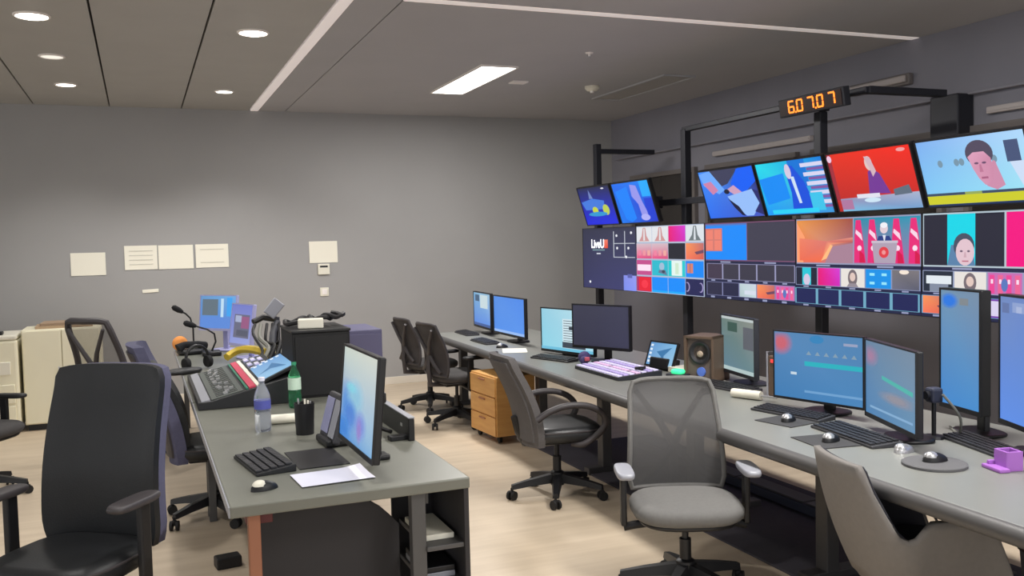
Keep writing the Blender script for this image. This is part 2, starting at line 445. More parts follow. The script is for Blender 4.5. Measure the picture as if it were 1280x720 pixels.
m = MB(); m.box((0, .0, .03), (.64, .44, .06)); m.build('plinth', 'black', t)
for k in range(2):
    m = MB(); m.box((0, 0, .013), (.5-.06*k, .32, .026), .003)
    o = tag(m.build('cardboard_folder', mat('folder_tan_%d' % k, (176-18*k, 150-16*k, 120-10*k), .7)), ('tan cardboard folder lying on top of the white cabinet, lower one', 'darker tan folder, upper one on the white cabinet')[k], 'folder')
    place(o, (-.70+.02*k, 9.95, .96+.0265*k), R(2-4*k))

# ------------------------------------------------------------------ video wall
BZ = 4.6
def facing_left(x, y, z, rz=-90): return (x, y, z), R(rz)
t = thing('screen_stand', 'black post frame that carries the video wall and upper screens', 'stand', (4.78, 6.4, 0))
for y, zt in ((9.2, 2.74), (7.41, 2.69), (5.57, 2.60), (3.6, 2.2), (2.1, 2.2)):
    m = MB(); m.box((0, y-6.4, zt/2), (.07, .075, zt), .006); p = m.build('post', 'blackm', t)
    m = MB(); m.box((0, y-6.4, .01), (.3, .2, .02), .004); m.build('foot_plate', 'blackm', p)
m = MB(); m.box((0, 6.26-6.4, 2.69), (.05, 2.36, .045), .006); m.build('top_rail', 'blackm', t)
for z in (1.28, 1.66, 2.02):
    m = MB(); m.box((-.055, 6.0-6.4, z), (.04, 6.5, .06), .004); m.build('cross_rail', 'blackm', t)
for y, z in ((9.2, 2.66), (5.1, 2.69)):
    m = MB(); m.box((.36, y-6.4, z), (.72, .07, .05), .004); m.build('wall_brace', 'blackm', t)

def display(name, label, cat, loc, rz, w, h, pic=None, tilt=0, bez=.012, th=.045, z0=0., group=None, shell='bezel', parent=None, portrait=False, low=0.):
    """flat screen: local x to its right, front towards -y, z up; picture is real thin geometry"""
    t = parent or thing(name, label, cat, loc, rz, group)
    T = Matrix.Translation((0, 0, z0)) @ Matrix.Rotation(tilt, 4, 'X')
    m = MB(T); m.box((0, th/2, h/2), (w, th, h), .006); m.build('housing', shell, t)
    m = MB(T); m.box((0, th+.015, h*.5), (w*.62, .03, h*.55), .012); m.build('rear_cover', shell, t)
    B = MB(T)
    B.box((0, -.002, bez/2+low/2), (w, .006, bez+low)); B.box((0, -.002, h-bez/2), (w, .006, bez))
    for s in (-1, 1): B.box((s*(w/2-bez/2), -.002, h/2+low/2), (bez, .006, h-2*bez-low))
    B.build('bezel', shell, t)
    T2 = T @ Matrix.Translation((0, -.001, bez+low))
    if pic is None:
        m = MB(T2); m.box((0, -.0005, (h-2*bez-low)/2), (w-2*bez, .002, h-2*bez-low)); m.build('screen', 'off', t)
    else:
        p = Pic(w-2*bez, h-2*bez-low); pic(p); p.build('screen', t, T2)
    return t, T

NAVY = (44, 46, 74); DARK = (58, 56, 72); BLK = (30, 32, 44); GRID = (150, 158, 186); BLUE = (8, 136, 246); PINK = (238, 18, 130)
def cells(p, u0, v0, u1, v1, cols, line=GRID, gap=.06, frame=None):
    n = len(cols); w = (u1-u0)/n
    p.rect(u0, v0, u1, v1, line)
    for k, c in enumerate(cols):
        q = p.sub(u0+w*k+w*gap*.5, v0+(v1-v0)*.03, u0+w*(k+1)-w*gap*.5, v1-(v1-v0)*.03)
        if callable(c): c(q)
        else: q.rect(0, 0, 1, 1, c)
def labelbar(p, v0, v1, n, u0=0, u1=1):
    p.rect(u0, v0, u1, v1, (34, 38, 70)); w = (u1-u0)/n
    for k in range(n): p.rect(u0+w*(k+.38), v0+(v1-v0)*.2, u0+w*(k+.62), v1-(v1-v0)*.2, (150, 156, 190))
def c_tower(q, bg=(226, 228, 232), fg=(206, 150, 150)):
    q.rect(0, 0, 1, 1, bg); q.poly([(.42, .05), (.58, .05), (.66, .6), (.85, .95), (.15, .95), (.34, .6)], fg); q.poly([(.47, .1), (.53, .1), (.56, .9), (.44, .9)], bg)
def c_tower2(q): c_tower(q, (220, 226, 232), (110, 120, 124))
def c_mag(q): q.rect(0, 0, 1, 1, [(236, 20, 120), (214, 60, 214), (206, 40, 190), (230, 16, 110)])
def c_pinkscene(q):
    q.rect(0, 0, 1, 1, [(214, 190, 200), (210, 186, 196), (220, 60, 120), (236, 70, 130)])
    for k in range(3): q.rect(.12+.3*k, .45, .3+.3*k, .8, (238, 130+20*k, 160))
def c_orange(q):
    q.rect(0, 0, 1, 1, [(250, 150, 90), (190, 110, 110), (214, 90, 80), (250, 120, 90)])
    q.poly([(.5, .55), (1, .4), (1, .6), (.6, .7)], (110, 70, 96))
def c_title(q): q.rect(0, 0, 1, 1, (196, 76, 140)); q.rect(.05, .3, .95, .72, (252, 226, 244))
def c_red(q): q.rect(0, 0, 1, 1, (176, 40, 100)); q.rect(.16, .05, .95, .95, (232, 24, 50)); q.ell(.55, .5, .22, .28, (246, 50, 70))
def c_tealperson(q):
    q.rect(0, 0, 1, 1, (36, 186, 206)); q.ell(.62, .4, .16, .26, (160, 190, 214)); q.poly([(.45, .62), (.85, .62), (.95, .95), (.4, .8)], (96, 120, 150)); q.ell(.72, .72, .1, .1, (60, 66, 84))
def c_tealdoc(q): q.rect(0, 0, 1, 1, (30, 200, 206)); q.rect(.2, .0, .82, .95, (228, 246, 240)); q.rect(.42, .15, .62, .85, (206, 232, 206))
def c_bluepeople(q): q.rect(0, 0, 1, 1, BLUE); q.rect(.08, .15, .42, .75, (216, 130, 110)); q.rect(.24, .15, .27, .75, (120, 90, 130))
def c_blue(q): q.rect(0, 0, 1, 1, (6, 140, 250)); q.rect(0, .86, 1, 1, (20, 170, 250))
def c_circles(q):
    q.rect(0, 0, 1, 1, (34, 36, 84))
    for cu in (.1, .85): q.ell(cu, .5, .14, .3, (160, 150, 200)); q.ell(cu-.04, .5, .12, .25, (34, 36, 84))
def c_cyanman(q):
    q.rect(0, 0, 1, 1, (30, 34, 54)); q.rect(.3, 0, .72, 1, (40, 200, 216)); q.ell(.52, .7, .16, .34, (214, 200, 226))
def c_girl(q):
    q.rect(0, 0, 1, 1, (232, 226, 220)); q.ell(.5, .5, .2, .46, (120, 108, 114)); q.ell(.5, .45, .12, .24, (226, 200, 190)); q.poly([(.25, 1), (.35, .8), (.65, .8), (.75, 1)], (150, 140, 150))
def c_quads(q):
    q.rect(0, 0, 1, 1, (16, 146, 232))
    for a in (.16, .64):
        for b in (.2, .66): q.rect(a, b, a+.2, b+.14, (150, 230, 250))
def c_hall(q): q.rect(0, 0, 1, 1, [(120, 116, 120), (126, 120, 124), (90, 92, 110), (110, 110, 130)]); q.ell(.45, .1, .18, .12, (246, 230, 214))
def c_pale(q): q.rect(0, 0, 1, 1, [(190, 210, 214), (206, 214, 226), (200, 220, 226), (176, 196, 200)]); q.rect(.3, .5, 1, .8, (214, 222, 236))
def c_flagsmall(q):
    q.rect(0, 0, 1, 1, (200, 110, 180))
    for k in range(4): q.rect(.05+.25*k, .1, .2+.25*k, .95, (236, 70+30*(k % 2), 150)); q.rect(.09+.25*k, .3, .16+.25*k, .5, (250, 220, 240))
    q.ell(.5, .55, .1, .3, (90, 120, 190))
def c_laptop(q): q.rect(0, 0, 1, 1, (34, 44, 60)); q.rect(.1, .22, .95, .62, (226, 234, 240)); q.rect(.22, .62, .85, 1, (130, 140, 160))
def c_violet(q): q.rect(0, 0, 1, 1, (120, 60, 170)); q.rect(.0, .1, .4, .9, (220, 210, 240)); q.rect(.55, 0, 1, 1, (60, 200, 226))
def c_flags(q):
    q.rect(0, 0, 1, 1, [(30, 140, 170), (40, 150, 180), (150, 120, 170), (170, 110, 160)])
    for k, u in enumerate((.09, .31, .68, .93)):
        q.poly([(u-.06, .04), (u+.02, .04), (u+.06, .5), (u+.10, .98), (u-.09, .98), (u-.08, .4)], (232, 40, 120))
        q.poly([(u-.055, .25), (u+.03, .35), (u+.05, .5), (u-.065, .33)], (248, 214, 232))
        q.ell(u+.0, .66, .035, .06, (250, 224, 240)); q.poly([(u-.0, .7), (u+.07, .8), (u+.09, .98), (u+.0, .98)], (214, 8, 74))
    q.ell(.48, .24, .06, .11, (226, 206, 214)); q.ell(.48, .17, .055, .06, (240, 240, 246))
    q.poly([(.36, .55), (.4, .4), (.56, .4), (.62, .55)], (34, 60, 130)); q.poly([(.46, .38), (.51, .38), (.49, .55)], (220, 226, 240))
    q.poly([(.3, .53), (.68, .53), (.65, .98), (.33, .98)], (176, 160, 180)); q.rect(.29, .5, .69, .55, (200, 190, 206))
    q.ell(.48, .75, .075, .12, (226, 60, 70)); q.ell(.48, .75, .03, .05, (240, 150, 150))
def c_orangebig(q):
    q.rect(0, 0, 1, 1, [(236, 150, 70), (160, 76, 62), (176, 120, 140), (246, 104, 66)])
    q.poly([(0, .05), (.15, .4), (.12, 1), (0, 1)], (255, 160, 110)); q.poly([(.05, .42), (.55, .5), (1, .42), (1, .52), (.62, .58), (.5, .85), (.45, .98), (.05, .95)], [(240, 130, 100), (220, 120, 110), (230, 150, 130), (190, 90, 80), (250, 160, 120), (250, 150, 100), (246, 110, 70), (240, 110, 80)])
    q.poly([(.45, .95), (.62, .58), (.66, .6), (.55, .9)], (255, 190, 130)); q.poly([(.66, .62), (1, .55), (1, 1), (.52, 1)], (168, 130, 150))
def c_bluebig(q):
    q.rect(0, 0, 1, 1, (6, 138, 250)); q.rect(0, .0, 1, .05, (80, 120, 200)); q.rect(.0, .12, .42, .76, (210, 120, 110))
    for a in (.02, .23):
        for b in (.16, .46): q.rect(a, b, a+.17, b+.27, (238, 130, 112))
def c_portrait(q):
    q.rect(0, 0, 1, 1, (36, 36, 52)); q.rect(.31, 0, .66, 1, (6, 214, 232)); q.poly([(.31, 1), (.36, .6), (.62, .6), (.66, 1)], (90, 130, 170))
    q.ell(.52, .62, .13, .25, (70, 80, 100)); q.ell(.535, .74, .115, .26, (226, 196, 206)); q.ell(.49, .72, .018, .02, (110, 90, 110)); q.ell(.58, .72, .018, .02, (110, 90, 110)); q.poly([(.53, .74), (.545, .74), (.555, .84), (.52, .84)], (206, 168, 180)); q.rect(.5, .9, .58, .925, (190, 110, 130))
def pic1(p):
    p.rect(0, 0, 1, 1, [(44, 46, 68), (52, 54, 78), (58, 60, 112), (50, 52, 96)])
    for u in (.60, .80): p.rect(u, .06, u+.012, .47, (200, 206, 216))
    for v in (.25, .47): p.rect(.60, v, .98, v+.012, (190, 196, 206))
    for u, v in ((.66, .13), (.92, .09), (.67, .33), (.87, .33), (.83, .47), (.14, .9)): p.ell(u, v, .018, .022, (238, 240, 246), 8)
    p.rect(.78, .76, 1, 1, [(130, 140, 230), (150, 156, 240), (136, 150, 246), (120, 140, 236)]); p.rect(.85, .74, .93, .80, (90, 96, 170))
    p.rect(.43, .19, .50, .33, [(236, 120, 90), (240, 130, 110), (226, 60, 40), (230, 90, 60)]); p.rect(.2, .35, .44, .37, (120, 150, 160)); p.rect(.28, .41, .36, .43, (210, 214, 226))
def pic2(p):
    p.rect(0, 0, 1, 1, (170, 180, 200))
    rows = ((c_tower, c_tower, c_mag, c_tower2), (c_pinkscene, c_pinkscene, BLK, c_orange), (c_title, c_tealperson, c_tealdoc, c_bluepeople), (c_red, c_blue, c_blue, c_circles))
    for j, r in enumerate(rows): cells(p, 0, j*.25+.004, 1, j*.25+.246, r, (176, 190, 214), .03)
def pic3(p):
    p.rect(0, 0, 1, 1, (40, 42, 76))
    cells(p, 0, 0, 1, .50, (c_bluebig, (62, 60, 78)), (120, 80, 110), .02)
    labelbar(p, .50, .53, 2)
    cells(p, .02, .535, 1, .745, ((66, 56, 76), DARK, DARK, DARK, DARK), (150, 150, 186), .08)
    labelbar(p, .745, .775, 5)
    cells(p, .02, .78, 1, .96, ((44, 44, 70), (38, 40, 70), c_pale, c_orange, c_flagsmall), (130, 134, 176), .06)
    labelbar(p, .96, 1, 5)
def pic4(p):
    p.rect(0, 0, 1, 1, (40, 42, 76))
    cells(p, 0, 0, 1, .515, (c_orangebig, c_flags), (150, 156, 186), .02)
    labelbar(p, .515, .545, 2)
    cells(p, 0, .55, 1, .76, (c_cyanman, c_mag, c_girl, c_quads, c_hall), (140, 150, 186), .05)
    labelbar(p, .76, .785, 5)
    cells(p, 0, .79, 1, .97, ((30, 36, 86),)*5, (112, 170, 196), .11)
    labelbar(p, .97, 1, 5)
def pic5(p):
    p.rect(0, 0, 1, 1, (40, 42, 76))
    cells(p, 0, 0, 1, .515, (c_portrait, (244, 0, 128)), (180, 196, 206), .025)
    labelbar(p, .515, .545, 2)
    cells(p, 0, .55, 1, .76, (c_laptop, c_girl, c_flagsmall, c_flagsmall, c_hall), (150, 160, 190), .05)
    labelbar(p, .76, .785, 5)
    cells(p, 0, .79, 1, .97, (c_orange, (30, 36, 86), c_violet, c_pale, (30, 36, 86)), (110, 160, 196), .08)
    labelbar(p, .97, 1, 5)
edges = (9.24, 8.045, 6.845, 5.64, 4.43, 3.22)
VL = ('dark navy wall screen with a white logo, leftmost of the video wall', 'wall screen split into sixteen small colourful pictures, second from left', 'wall screen with large blue picture and empty black picture, third from left', 'wall screen with red flags behind a lectern and orange picture', 'wall screen with a face on cyan and a pink picture, rightmost')
for k, (f, lb) in enumerate(zip((pic1, pic2, pic3, pic4, pic5), VL)):
    y0, y1 = edges[k], edges[k+1]
    t, T = display('wall_screen', lb, 'screen', (BZ, (y0+y1)/2, 1.15), R(-90), y0-y1-.004, .655, f, bez=.005, th=.06, group='large screens of the video wall')
    m = MB(); m.box((0, .09, .33), (.5, .06, .3), .01); m.build('mount_bracket', 'blackm', t)
    if k == 0:
        text_mesh('LiveU', .13, Matrix.Translation((-.22, -.011, .48)) @ Matrix.Rotation(R(90), 4, 'X'), 'logo_text', emis('logo_white', (226, 228, 234), 1), t, bold=.003)

def tv1(p):
    p.rect(0, 0, 1, 1, [(26, 34, 70), (30, 36, 66), (20, 40, 226), (14, 30, 220)])
    p.poly([(.02, .38), (.4, .3), (.75, .38), (.7, .6), (.1, .6)], (62, 120, 220)); p.poly([(.3, .3), (.34, .05), (.42, .3)], (110, 130, 190))
    p.ell(.4, .62, .09, .1, (200, 210, 60)); p.ell(.74, .62, .1, .14, (190, 206, 80)); p.ell(.45, .72, .3, .06, (40, 150, 210)); p.ell(.8, .06, .05, .02, (220, 220, 226))
def tv2(p):
    p.rect(0, 0, 1, 1, [(20, 110, 240), (30, 130, 246), (30, 50, 200), (10, 120, 240)])
    p.poly([(.05, .2), (.4, .1), (.45, .9), (.3, .98), (.15, .9)], (6, 130, 250)); p.poly([(.5, .06), (.66, .1), (.72, .5), (.82, .9), (.62, .95), (.6, .55), (.48, .35)], (150, 150, 236))
    p.rect(.76, .0, 1, .38, (30, 170, 252)); p.rect(.78, .42, 1, .95, (20, 60, 210)); p.ell(.7, .88, .12, .08, (176, 176, 246))
def tv3(p):
    p.rect(0, 0, 1, 1, [(60, 140, 250), (16, 28, 80), (70, 84, 190), (40, 110, 240)])
    p.poly([(.18, .0), (.75, .0), (.5, .3), (.36, .35)], (60, 62, 90)); p.poly([(.0, .05), (.22, .0), (.42, .42), (.3, .5), (.05, .3)], (110, 170, 252)); p.poly([(.04, .25), (.2, .22), (.3, .42), (.18, .5)], (206, 130, 170))
    p.poly([(.56, .3), (.72, .02), (1, .0), (1, .3), (.76, .52), (.6, .5)], (10, 96, 246)); p.poly([(.46, .42), (.6, .34), (.72, .5), (.6, .56)], (206, 160, 190))
    p.ell(.45, .46, .05, .05, (20, 26, 50)); p.poly([(.44, .56), (.9, .45), (.98, .75), (.82, .98), (.7, .98), (.52, .75)], (150, 190, 250)); p.poly([(.44, .6), (.6, .78), (.68, .98), (.62, .96), (.52, .8)], (20, 24, 60)); p.poly([(.9, .45), (1, .5), (1, .98), (.86, .9), (.97, .74)], (40, 44, 110))
def tv4(p):
    p.rect(0, 0, 1, 1, [(30, 220, 236), (8, 120, 220), (60, 150, 220), (20, 150, 246)])
    p.poly([(.0, .3), (.4, .22), (.42, .7), (.05, .8)], (10, 140, 246)); p.rect(.5, .0, .75, .5, (6, 116, 214)); p.poly([(.44, .1), (.56, .1), (.68, .4), (.78, .95), (.42, .95), (.46, .6)], (20, 80, 220)); p.ell(.48, .2, .045, .14, (214, 200, 226)); p.poly([(.5, .3), (.55, .3), (.58, .8), (.54, .8)], (206, 226, 246))
    for k in range(5): p.rect(.68+.02*k, .08+.17*k, 1, .15+.17*k, (216, 214, 240)); p.rect(.76, .17+.17*k, 1, .22+.17*k, (130, 86, 160))
    p.rect(.72, .62, .9, .95, (60, 196, 236)); p.rect(.1, .9, .8, .98, (40, 210, 246))
def tv5(p):
    p.rect(0, 0, 1, 1, [(232, 50, 30), (246, 40, 24), (190, 40, 36), (180, 40, 40)]); p.rect(0, 0, .05, .8, (160, 46, 60))
    p.poly([(.43, .72), (.47, .36), (.52, .3), (.6, .4), (.68, .74)], (116, 56, 150)); p.ell(.50, .22, .045, .12, (226, 196, 190)); p.poly([(.46, .1), (.53, .12), (.57, .36), (.52, .45), (.5, .3)], (214, 180, 190))
    p.poly([(.05, .78), (1, .74), (1, 1), (.05, 1)], [(150, 150, 186), (170, 180, 206), (116, 160, 206), (120, 190, 226)]); p.rect(.27, .72, .55, .79, (226, 226, 240)); p.poly([(.72, .68), (.9, .62), (.92, .76), (.72, .78)], (96, 110, 126)); p.ell(.45, .83, .1, .04, (206, 230, 246)); p.rect(.05, .8, .2, .97, (176, 120, 160)); p.ell(.9, .06, .05, .03, (240, 160, 160)); p.ell(.03, .08, .03, .06, (240, 200, 226))
def tv6(p):
    p.rect(0, 0, 1, 1, [(126, 176, 240), (176, 216, 250), (160, 232, 246), (130, 206, 246)])
    for u in (.2, .36, .41, .71): p.ell(u, .36, .025, .055, (120, 150, 170))
    p.poly([(.52, .5), (.72, .45), (.76, .74), (.68, .8), (.6, .74)], (206, 142, 172)); p.ell(.585, .26, .125, .19, (82, 74, 94), 24); p.ell(.70, .44, .02, .06, (206, 140, 170), 12)
    p.poly([(.475, .3), (.53, .24), (.63, .24), (.68, .34), (.69, .5), (.665, .64), (.63, .72), (.585, .72), (.54, .62), (.505, .48)], [(222, 160, 188)]*3+[(206, 140, 170)]*4+[(214, 150, 178)]*3)
    p.ell(.545, .4, .02, .016, (110, 80, 110)); p.ell(.615, .4, .02, .016, (110, 80, 110)); p.rect(.565, .6, .625, .63, (170, 96, 130)); p.poly([(.57, .42), (.585, .42), (.595, .53), (.56, .53)], (190, 120, 150))
    p.rect(.82, .12, .94, .42, (70, 84, 120)); p.poly([(.84, .42), (1, .42), (1, .8), (.92, .8)], (206, 222, 246))
    p.rect(0, .80, 1, .84, (60, 76, 100)); p.rect(0, .84, 1, .97, (206, 206, 40)); p.rect(.38, .8, .54, .84, (150, 170, 90)); p.rect(0, .97, 1, 1, (30, 50, 90))
TVL = ('small tilted upper screen showing a dark blue night scene, leftmost of all', 'small tilted upper screen with a pale bottle shape on bright blue', 'tilted upper screen showing blue sleeves and hands over white cloth', 'tilted upper screen with cyan picture and white bars at right', 'tilted upper screen with red picture of a standing figure in purple', 'tilted upper screen with a man\'s head on pale blue above a yellow band')
TVY = ((9.01, 8.285), (8.235, 7.51), (6.685, 5.925), (5.905, 5.145), (5.115, 4.355), (4.325, 3.565))
tlt = math.atan2(.125, .395)
for (a, b), lb, f in zip(TVY, TVL, (tv1, tv2, tv3, tv4, tv5, tv6)):
    t, T = display('upper_screen', lb, 'screen', (4.55, (a+b)/2, 1.83), R(-90), a-b, .43, f, tilt=tlt, bez=.011, th=.045, group='tilted screens above the video wall')
    m = MB(); m.box((0, .12, .2), (.2, .16, .12), .01); m.build('mount_bracket', 'blackm', t)

# digital clock
t = thing('digital_clock', 'digital clock with glowing orange digits on the black post', 'clock', (4.6, 5.465, 2.585), R(-90))
T = Matrix.Rotation(R(8), 4, 'X')
m = MB(T); m.box((0, .03, .06), (.70, .06, .135), .006); m.build('housing', 'blackm', t)
m = MB(T); m.box((0, -.002, .06), (.66, .004, .11)); m.build('face', 'clock_face', t)
seg = {'6': 'acdefg', '0': 'abcdef', '7': 'abc'}
def digit(ch, cx):
    m = MB(T); w, h, th, z0, sh = .056, .082, .012, .02, .0
    P = {'a': ((0, h), (w, .0)), 'g': ((0, h/2), (w, 0)), 'd': ((0, 0), (w, 0))}
    for s in seg[ch]:
        if s in 'agd':
            z = {'a': h, 'g': h/2, 'd': 0}[s]; m.box((cx+sh*z, -.006, z0+z), (w, .005, th))
        else:
            x = -w/2 if s in 'ef' else w/2; z = h*.75 if s in 'bf' else h*.25
            m.box((cx+x+sh*z, -.006, z0+z), (th, .005, h/2-.006))
    m.build('digit', 'led', t)
for ch, cx in zip('60707', (-.20, -.105, .015, .115, .235)): digit(ch, cx)
for cx in (-.152, .066):
    m = MB(T); m.box((cx, -.006, .018), (.013, .005, .013)); m.build('dot', 'led', t)
m = MB(); m.box((0, .10, .03), (.06, .1, .05), .004); m.build('post_clamp', 'blackm', t)

# ------------------------------------------------------------------ desks
def fx(y): return 2.59+(y-2.0)*.033       # front edge of the control desk
t = thing('control_desk', 'long grey control desk facing the video wall', 'desk', (3.2, 5.2, 0))
y0, y1 = 1.1, 9.25
def W2(x, y): return (x-3.2, y-5.2)
m = MB(); m.prism([W2(fx(y0), y0), W2(3.86, y0), W2(3.86, y1), W2(fx(y1), y1)], .712, .74, bev=.003); m.build('worktop', 'desk', t)
m = MB(); m.tube([(*W2(fx(y0)-.002, y0), .705), (*W2(fx(y1)-.002, y1), .705)], .035, 12); m.build('front_edge', 'edge', t, True)
m = MB(); m.box((0.16, 0, .685), (.8, y1-y0-.3, .04)); m.build('under_frame', 'darkpanel', t)
for y in (1.75, 3.55, 4.7, 5.88, 7.0, 7.95, 9.0):
    m = MB(); m.box((-.13, y-5.2, .35), (.075, .085, .62), .006); p = m.build('leg', 'deskleg', t)
    m = MB(); m.box((.02, y-5.2, .025), (.6, .08, .05), .006); m.build('foot', 'deskleg', p)
m = MB(); m.box((3.465, 4.15, .006), (1.07, 5.3, .012), .003); tag(m.build('desk_shadow_sheet', 'shade_fl'), 'dark grey sheet standing in for the control desk shadow on the floor', 'shadow')  # dark sheet laid in place of the shadow cast by the desk
t = thing('cable_duct', 'low navy blue cable duct on the shadow sheet under the control desk', 'duct', (3.70, 4.75, .013))
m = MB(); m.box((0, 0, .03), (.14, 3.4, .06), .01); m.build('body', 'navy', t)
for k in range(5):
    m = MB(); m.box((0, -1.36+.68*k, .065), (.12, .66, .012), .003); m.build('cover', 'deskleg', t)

def ldesk(y0, y1, label):
    t = thing('side_desk', label, 'desk', (.74, (y0+y1)/2, 0)); L = y1-y0
    m = MB(); m.box((0, 0, .717), (.94, L-.004, .046), .006); m.build('worktop', 'desk_l', t)
    m = MB(); m.box((-.471, 0, .717), (.006, L-.01, .04)); m.build('edge_strip', 'bezel_s', t)
    for sx in (-.38, .26):
        for sy in (-1, 1):
            m = MB(); m.box((sx, sy*(L/2-.06), .347), (.06 if sx > 0 else .045, .05, .694), .004)
            m.build('leg', 'orange' if sx < 0 and sy < 0 and y0 < 5 else 'edge', t)
    m = MB(); m.box((.30, 0, .66), (.04, L-.2, .07)); m.build('beam', 'edge', t)
    return t, L
td, L = ldesk(3.5, 6.0, 'grey side desk in the left foreground with open end shelf')
# end shelf unit under the near right corner
m = MB(); m.box((.455, -L/2+.25, .347), (.022, .48, .694), .003); s1 = m.build('shelf_side', 'darkpanel', td)
m = MB(); m.box((.36, -L/2+.48, .347), (.2, .018, .694)); m.build('shelf_back', 'darkpanel', td)
for z in (.46, .30, .06):
    m = MB(); m.box((.366, -L/2+.24, z), (.158, .44, .02), .003); m.build('shelf', 'edge', td)
# dark curved modesty panel
m = MB(Matrix.Rotation(R(90), 4, 'X'))
pts = [(-.36, .03), (.225, .03), (.225, .52), (.19, .56), (.15, .60), (.10, .635), (.04, .655), (-.05, .665), (-.36, .668)]
m.prism(pts, L/2-.25, L/2-.225); m.build('modesty_panel', 'darkpanel', td)
m = MB(); m.box((-.355, -L/2+.14, .655), (.1, .1, .035), .004); m.build('bracket', 'red', td)
ldesk(6.01, 9.2, 'grey side desk behind it that carries the mixing console')
for k in range(3):
    m = MB(); m.box((0, 0, .012), (.13, .3, .024), .004)
    o = tag(m.build('document_box', ('paper', 'bezel_s', 'black')[k]), ('white paper stack on the end shelf of the near side desk', 'grey flat document tray on lower shelf of near side desk', 'black flat box on lower shelf of near side desk')[k], 'stationery')
    place(o, (.74+.36, 3.74, (.4705, .3105, .335)[k]))
m = MB(); m.box((0, 0, .03), (.13, .09, .06), .008); place(tag(m.build('power_brick', 'black'), 'small black box lying on the floor left of the near side desk', 'power supply'), (.37, 5.05, 0), R(8))

# wooden pedestal
t = thing('drawer_pedestal', 'light wooden three-drawer pedestal on casters beside the control desk', 'pedestal', (2.85, 7.33, 0), R(4))
m = MB(); m.box((0, 0, .315), (.36, .52, .50), .004); m.build('body', 'wood', t)
for k in range(3):
    d = MB(); d.box((-.186, 0, .145+.165*k), (.014, .5, .155), .003); d = d.build('drawer', 'wood', t)
    h = MB(); h.box((-.198, 0, .195+.165*k), (.012, .12, .012), .003); h.build('handle', 'orange', d)
for sx in (-1, 1):
    for sy in (-1, 1):
        m = MB(); m.cyl((sx*.13-.012, sy*.2, .033), (sx*.13+.012, sy*.2, .033), .03); m.box((sx*.13, sy*.2, .055), (.03, .04, .02)); m.build('caster', 'rubber', t)

# ------------------------------------------------------------------ chairs (local: faces -y)
def star_base(t, seat_z, a0=0, rad=.31, m1='black'):
    m = MB()
    for k in range(5):
        a = R(a0+72*k); c, s = math.cos(a), math.sin(a)
        b = bmesh.new(); rings = []
        for q, (r, w, z, h) in enumerate(((.0, .035, .125, .06), (.05, .034, .125, .055), (.2, .026, .105, .04), (rad, .02, .085, .03))):
            rings.append([b.verts.new((r*c-w*x*s, r*s+w*x*c, z+h*y)) for x, y in ((-1, -.5), (1, -.5), (.7, .5), (-.7, .5))])
        for A, B in zip(rings, rings[1:]):
            for i in range(4): b.faces.new((A[i], A[(i+1) % 4], B[(i+1) % 4], B[i]))
        b.faces.new(rings[0][::-1]); b.faces.new(rings[-1]); bmesh.ops.recalc_face_normals(b, faces=b.faces); m._add(b)
    m.lathe([(.045, .08), (.05, .12), (.045, .165), (.03, .175)], 14); m.build('star_base', m1, t, True)
    for k in range(5):
        a = R(a0+72*k); c, s = math.cos(a)*rad, math.sin(a)*rad; w = R(a0+72*k+40); ux, uy = -math.sin(w), math.cos(w)
        m = MB()
        for e in (-1, 1): m.cyl((c+ux*.01*e, s+uy*.01*e, .03), (c+ux*.026*e, s+uy*.026*e, .03), .03, 12)
        m.cyl((c, s, .03), (c, s, .08), .009, 8); m.box((c, s, .052), (.03, .03, .02), .006)
        m.build('caster', 'rubber', t, True)
    m = MB(); m.cyl((0, 0, .15), (0, 0, .27), .028); m.cyl((0, 0, .26), (0, 0, seat_z-.06), .016); m.build('gas_lift', m1, t, True)
    m = MB(); m.box((0, .02, seat_z-.065), (.17, .26, .05), .012); m.cyl((.08, 0, seat_z-.065), (.25, -.02, seat_z-.07), .008, 8); m.build('tilt_mechanism', m1, t)

def back_fn(w0, w1, z0, z1, y0, lean, lumbar=.035, wrap=.04, pw=2.0, top_r=.10):
    def f(u, v):
        x = (u-.5)*2; w = w0+(w1-w0)*v
        k = 1.0
        if v > 1-top_r: k = (1-((v-(1-top_r))/top_r)**4*.07)
        if v < .15: k = min(k, 1-((.15-v)/.15)**2*.08)
        zt = z0+(z1-z0)*(v if True else 0)-(abs(x)**6)*.012*(v**6)
        return Vector((x*w/2*k, y0+lean*(v**1.2)-lumbar*math.sin(math.pi*min(1, v*1.15))-wrap*abs(x)**pw, zt))
    return f
def outline(f, off=Vector((0, 0, 0)), n=10):
    P = [f(k/n, 0) for k in range(n)]+[f(1, k/n) for k in range(n)]+[f(1-k/n, 1) for k in range(n)]+[f(0, 1-k/n) for k in range(n)]
    return [p+off for p in P]

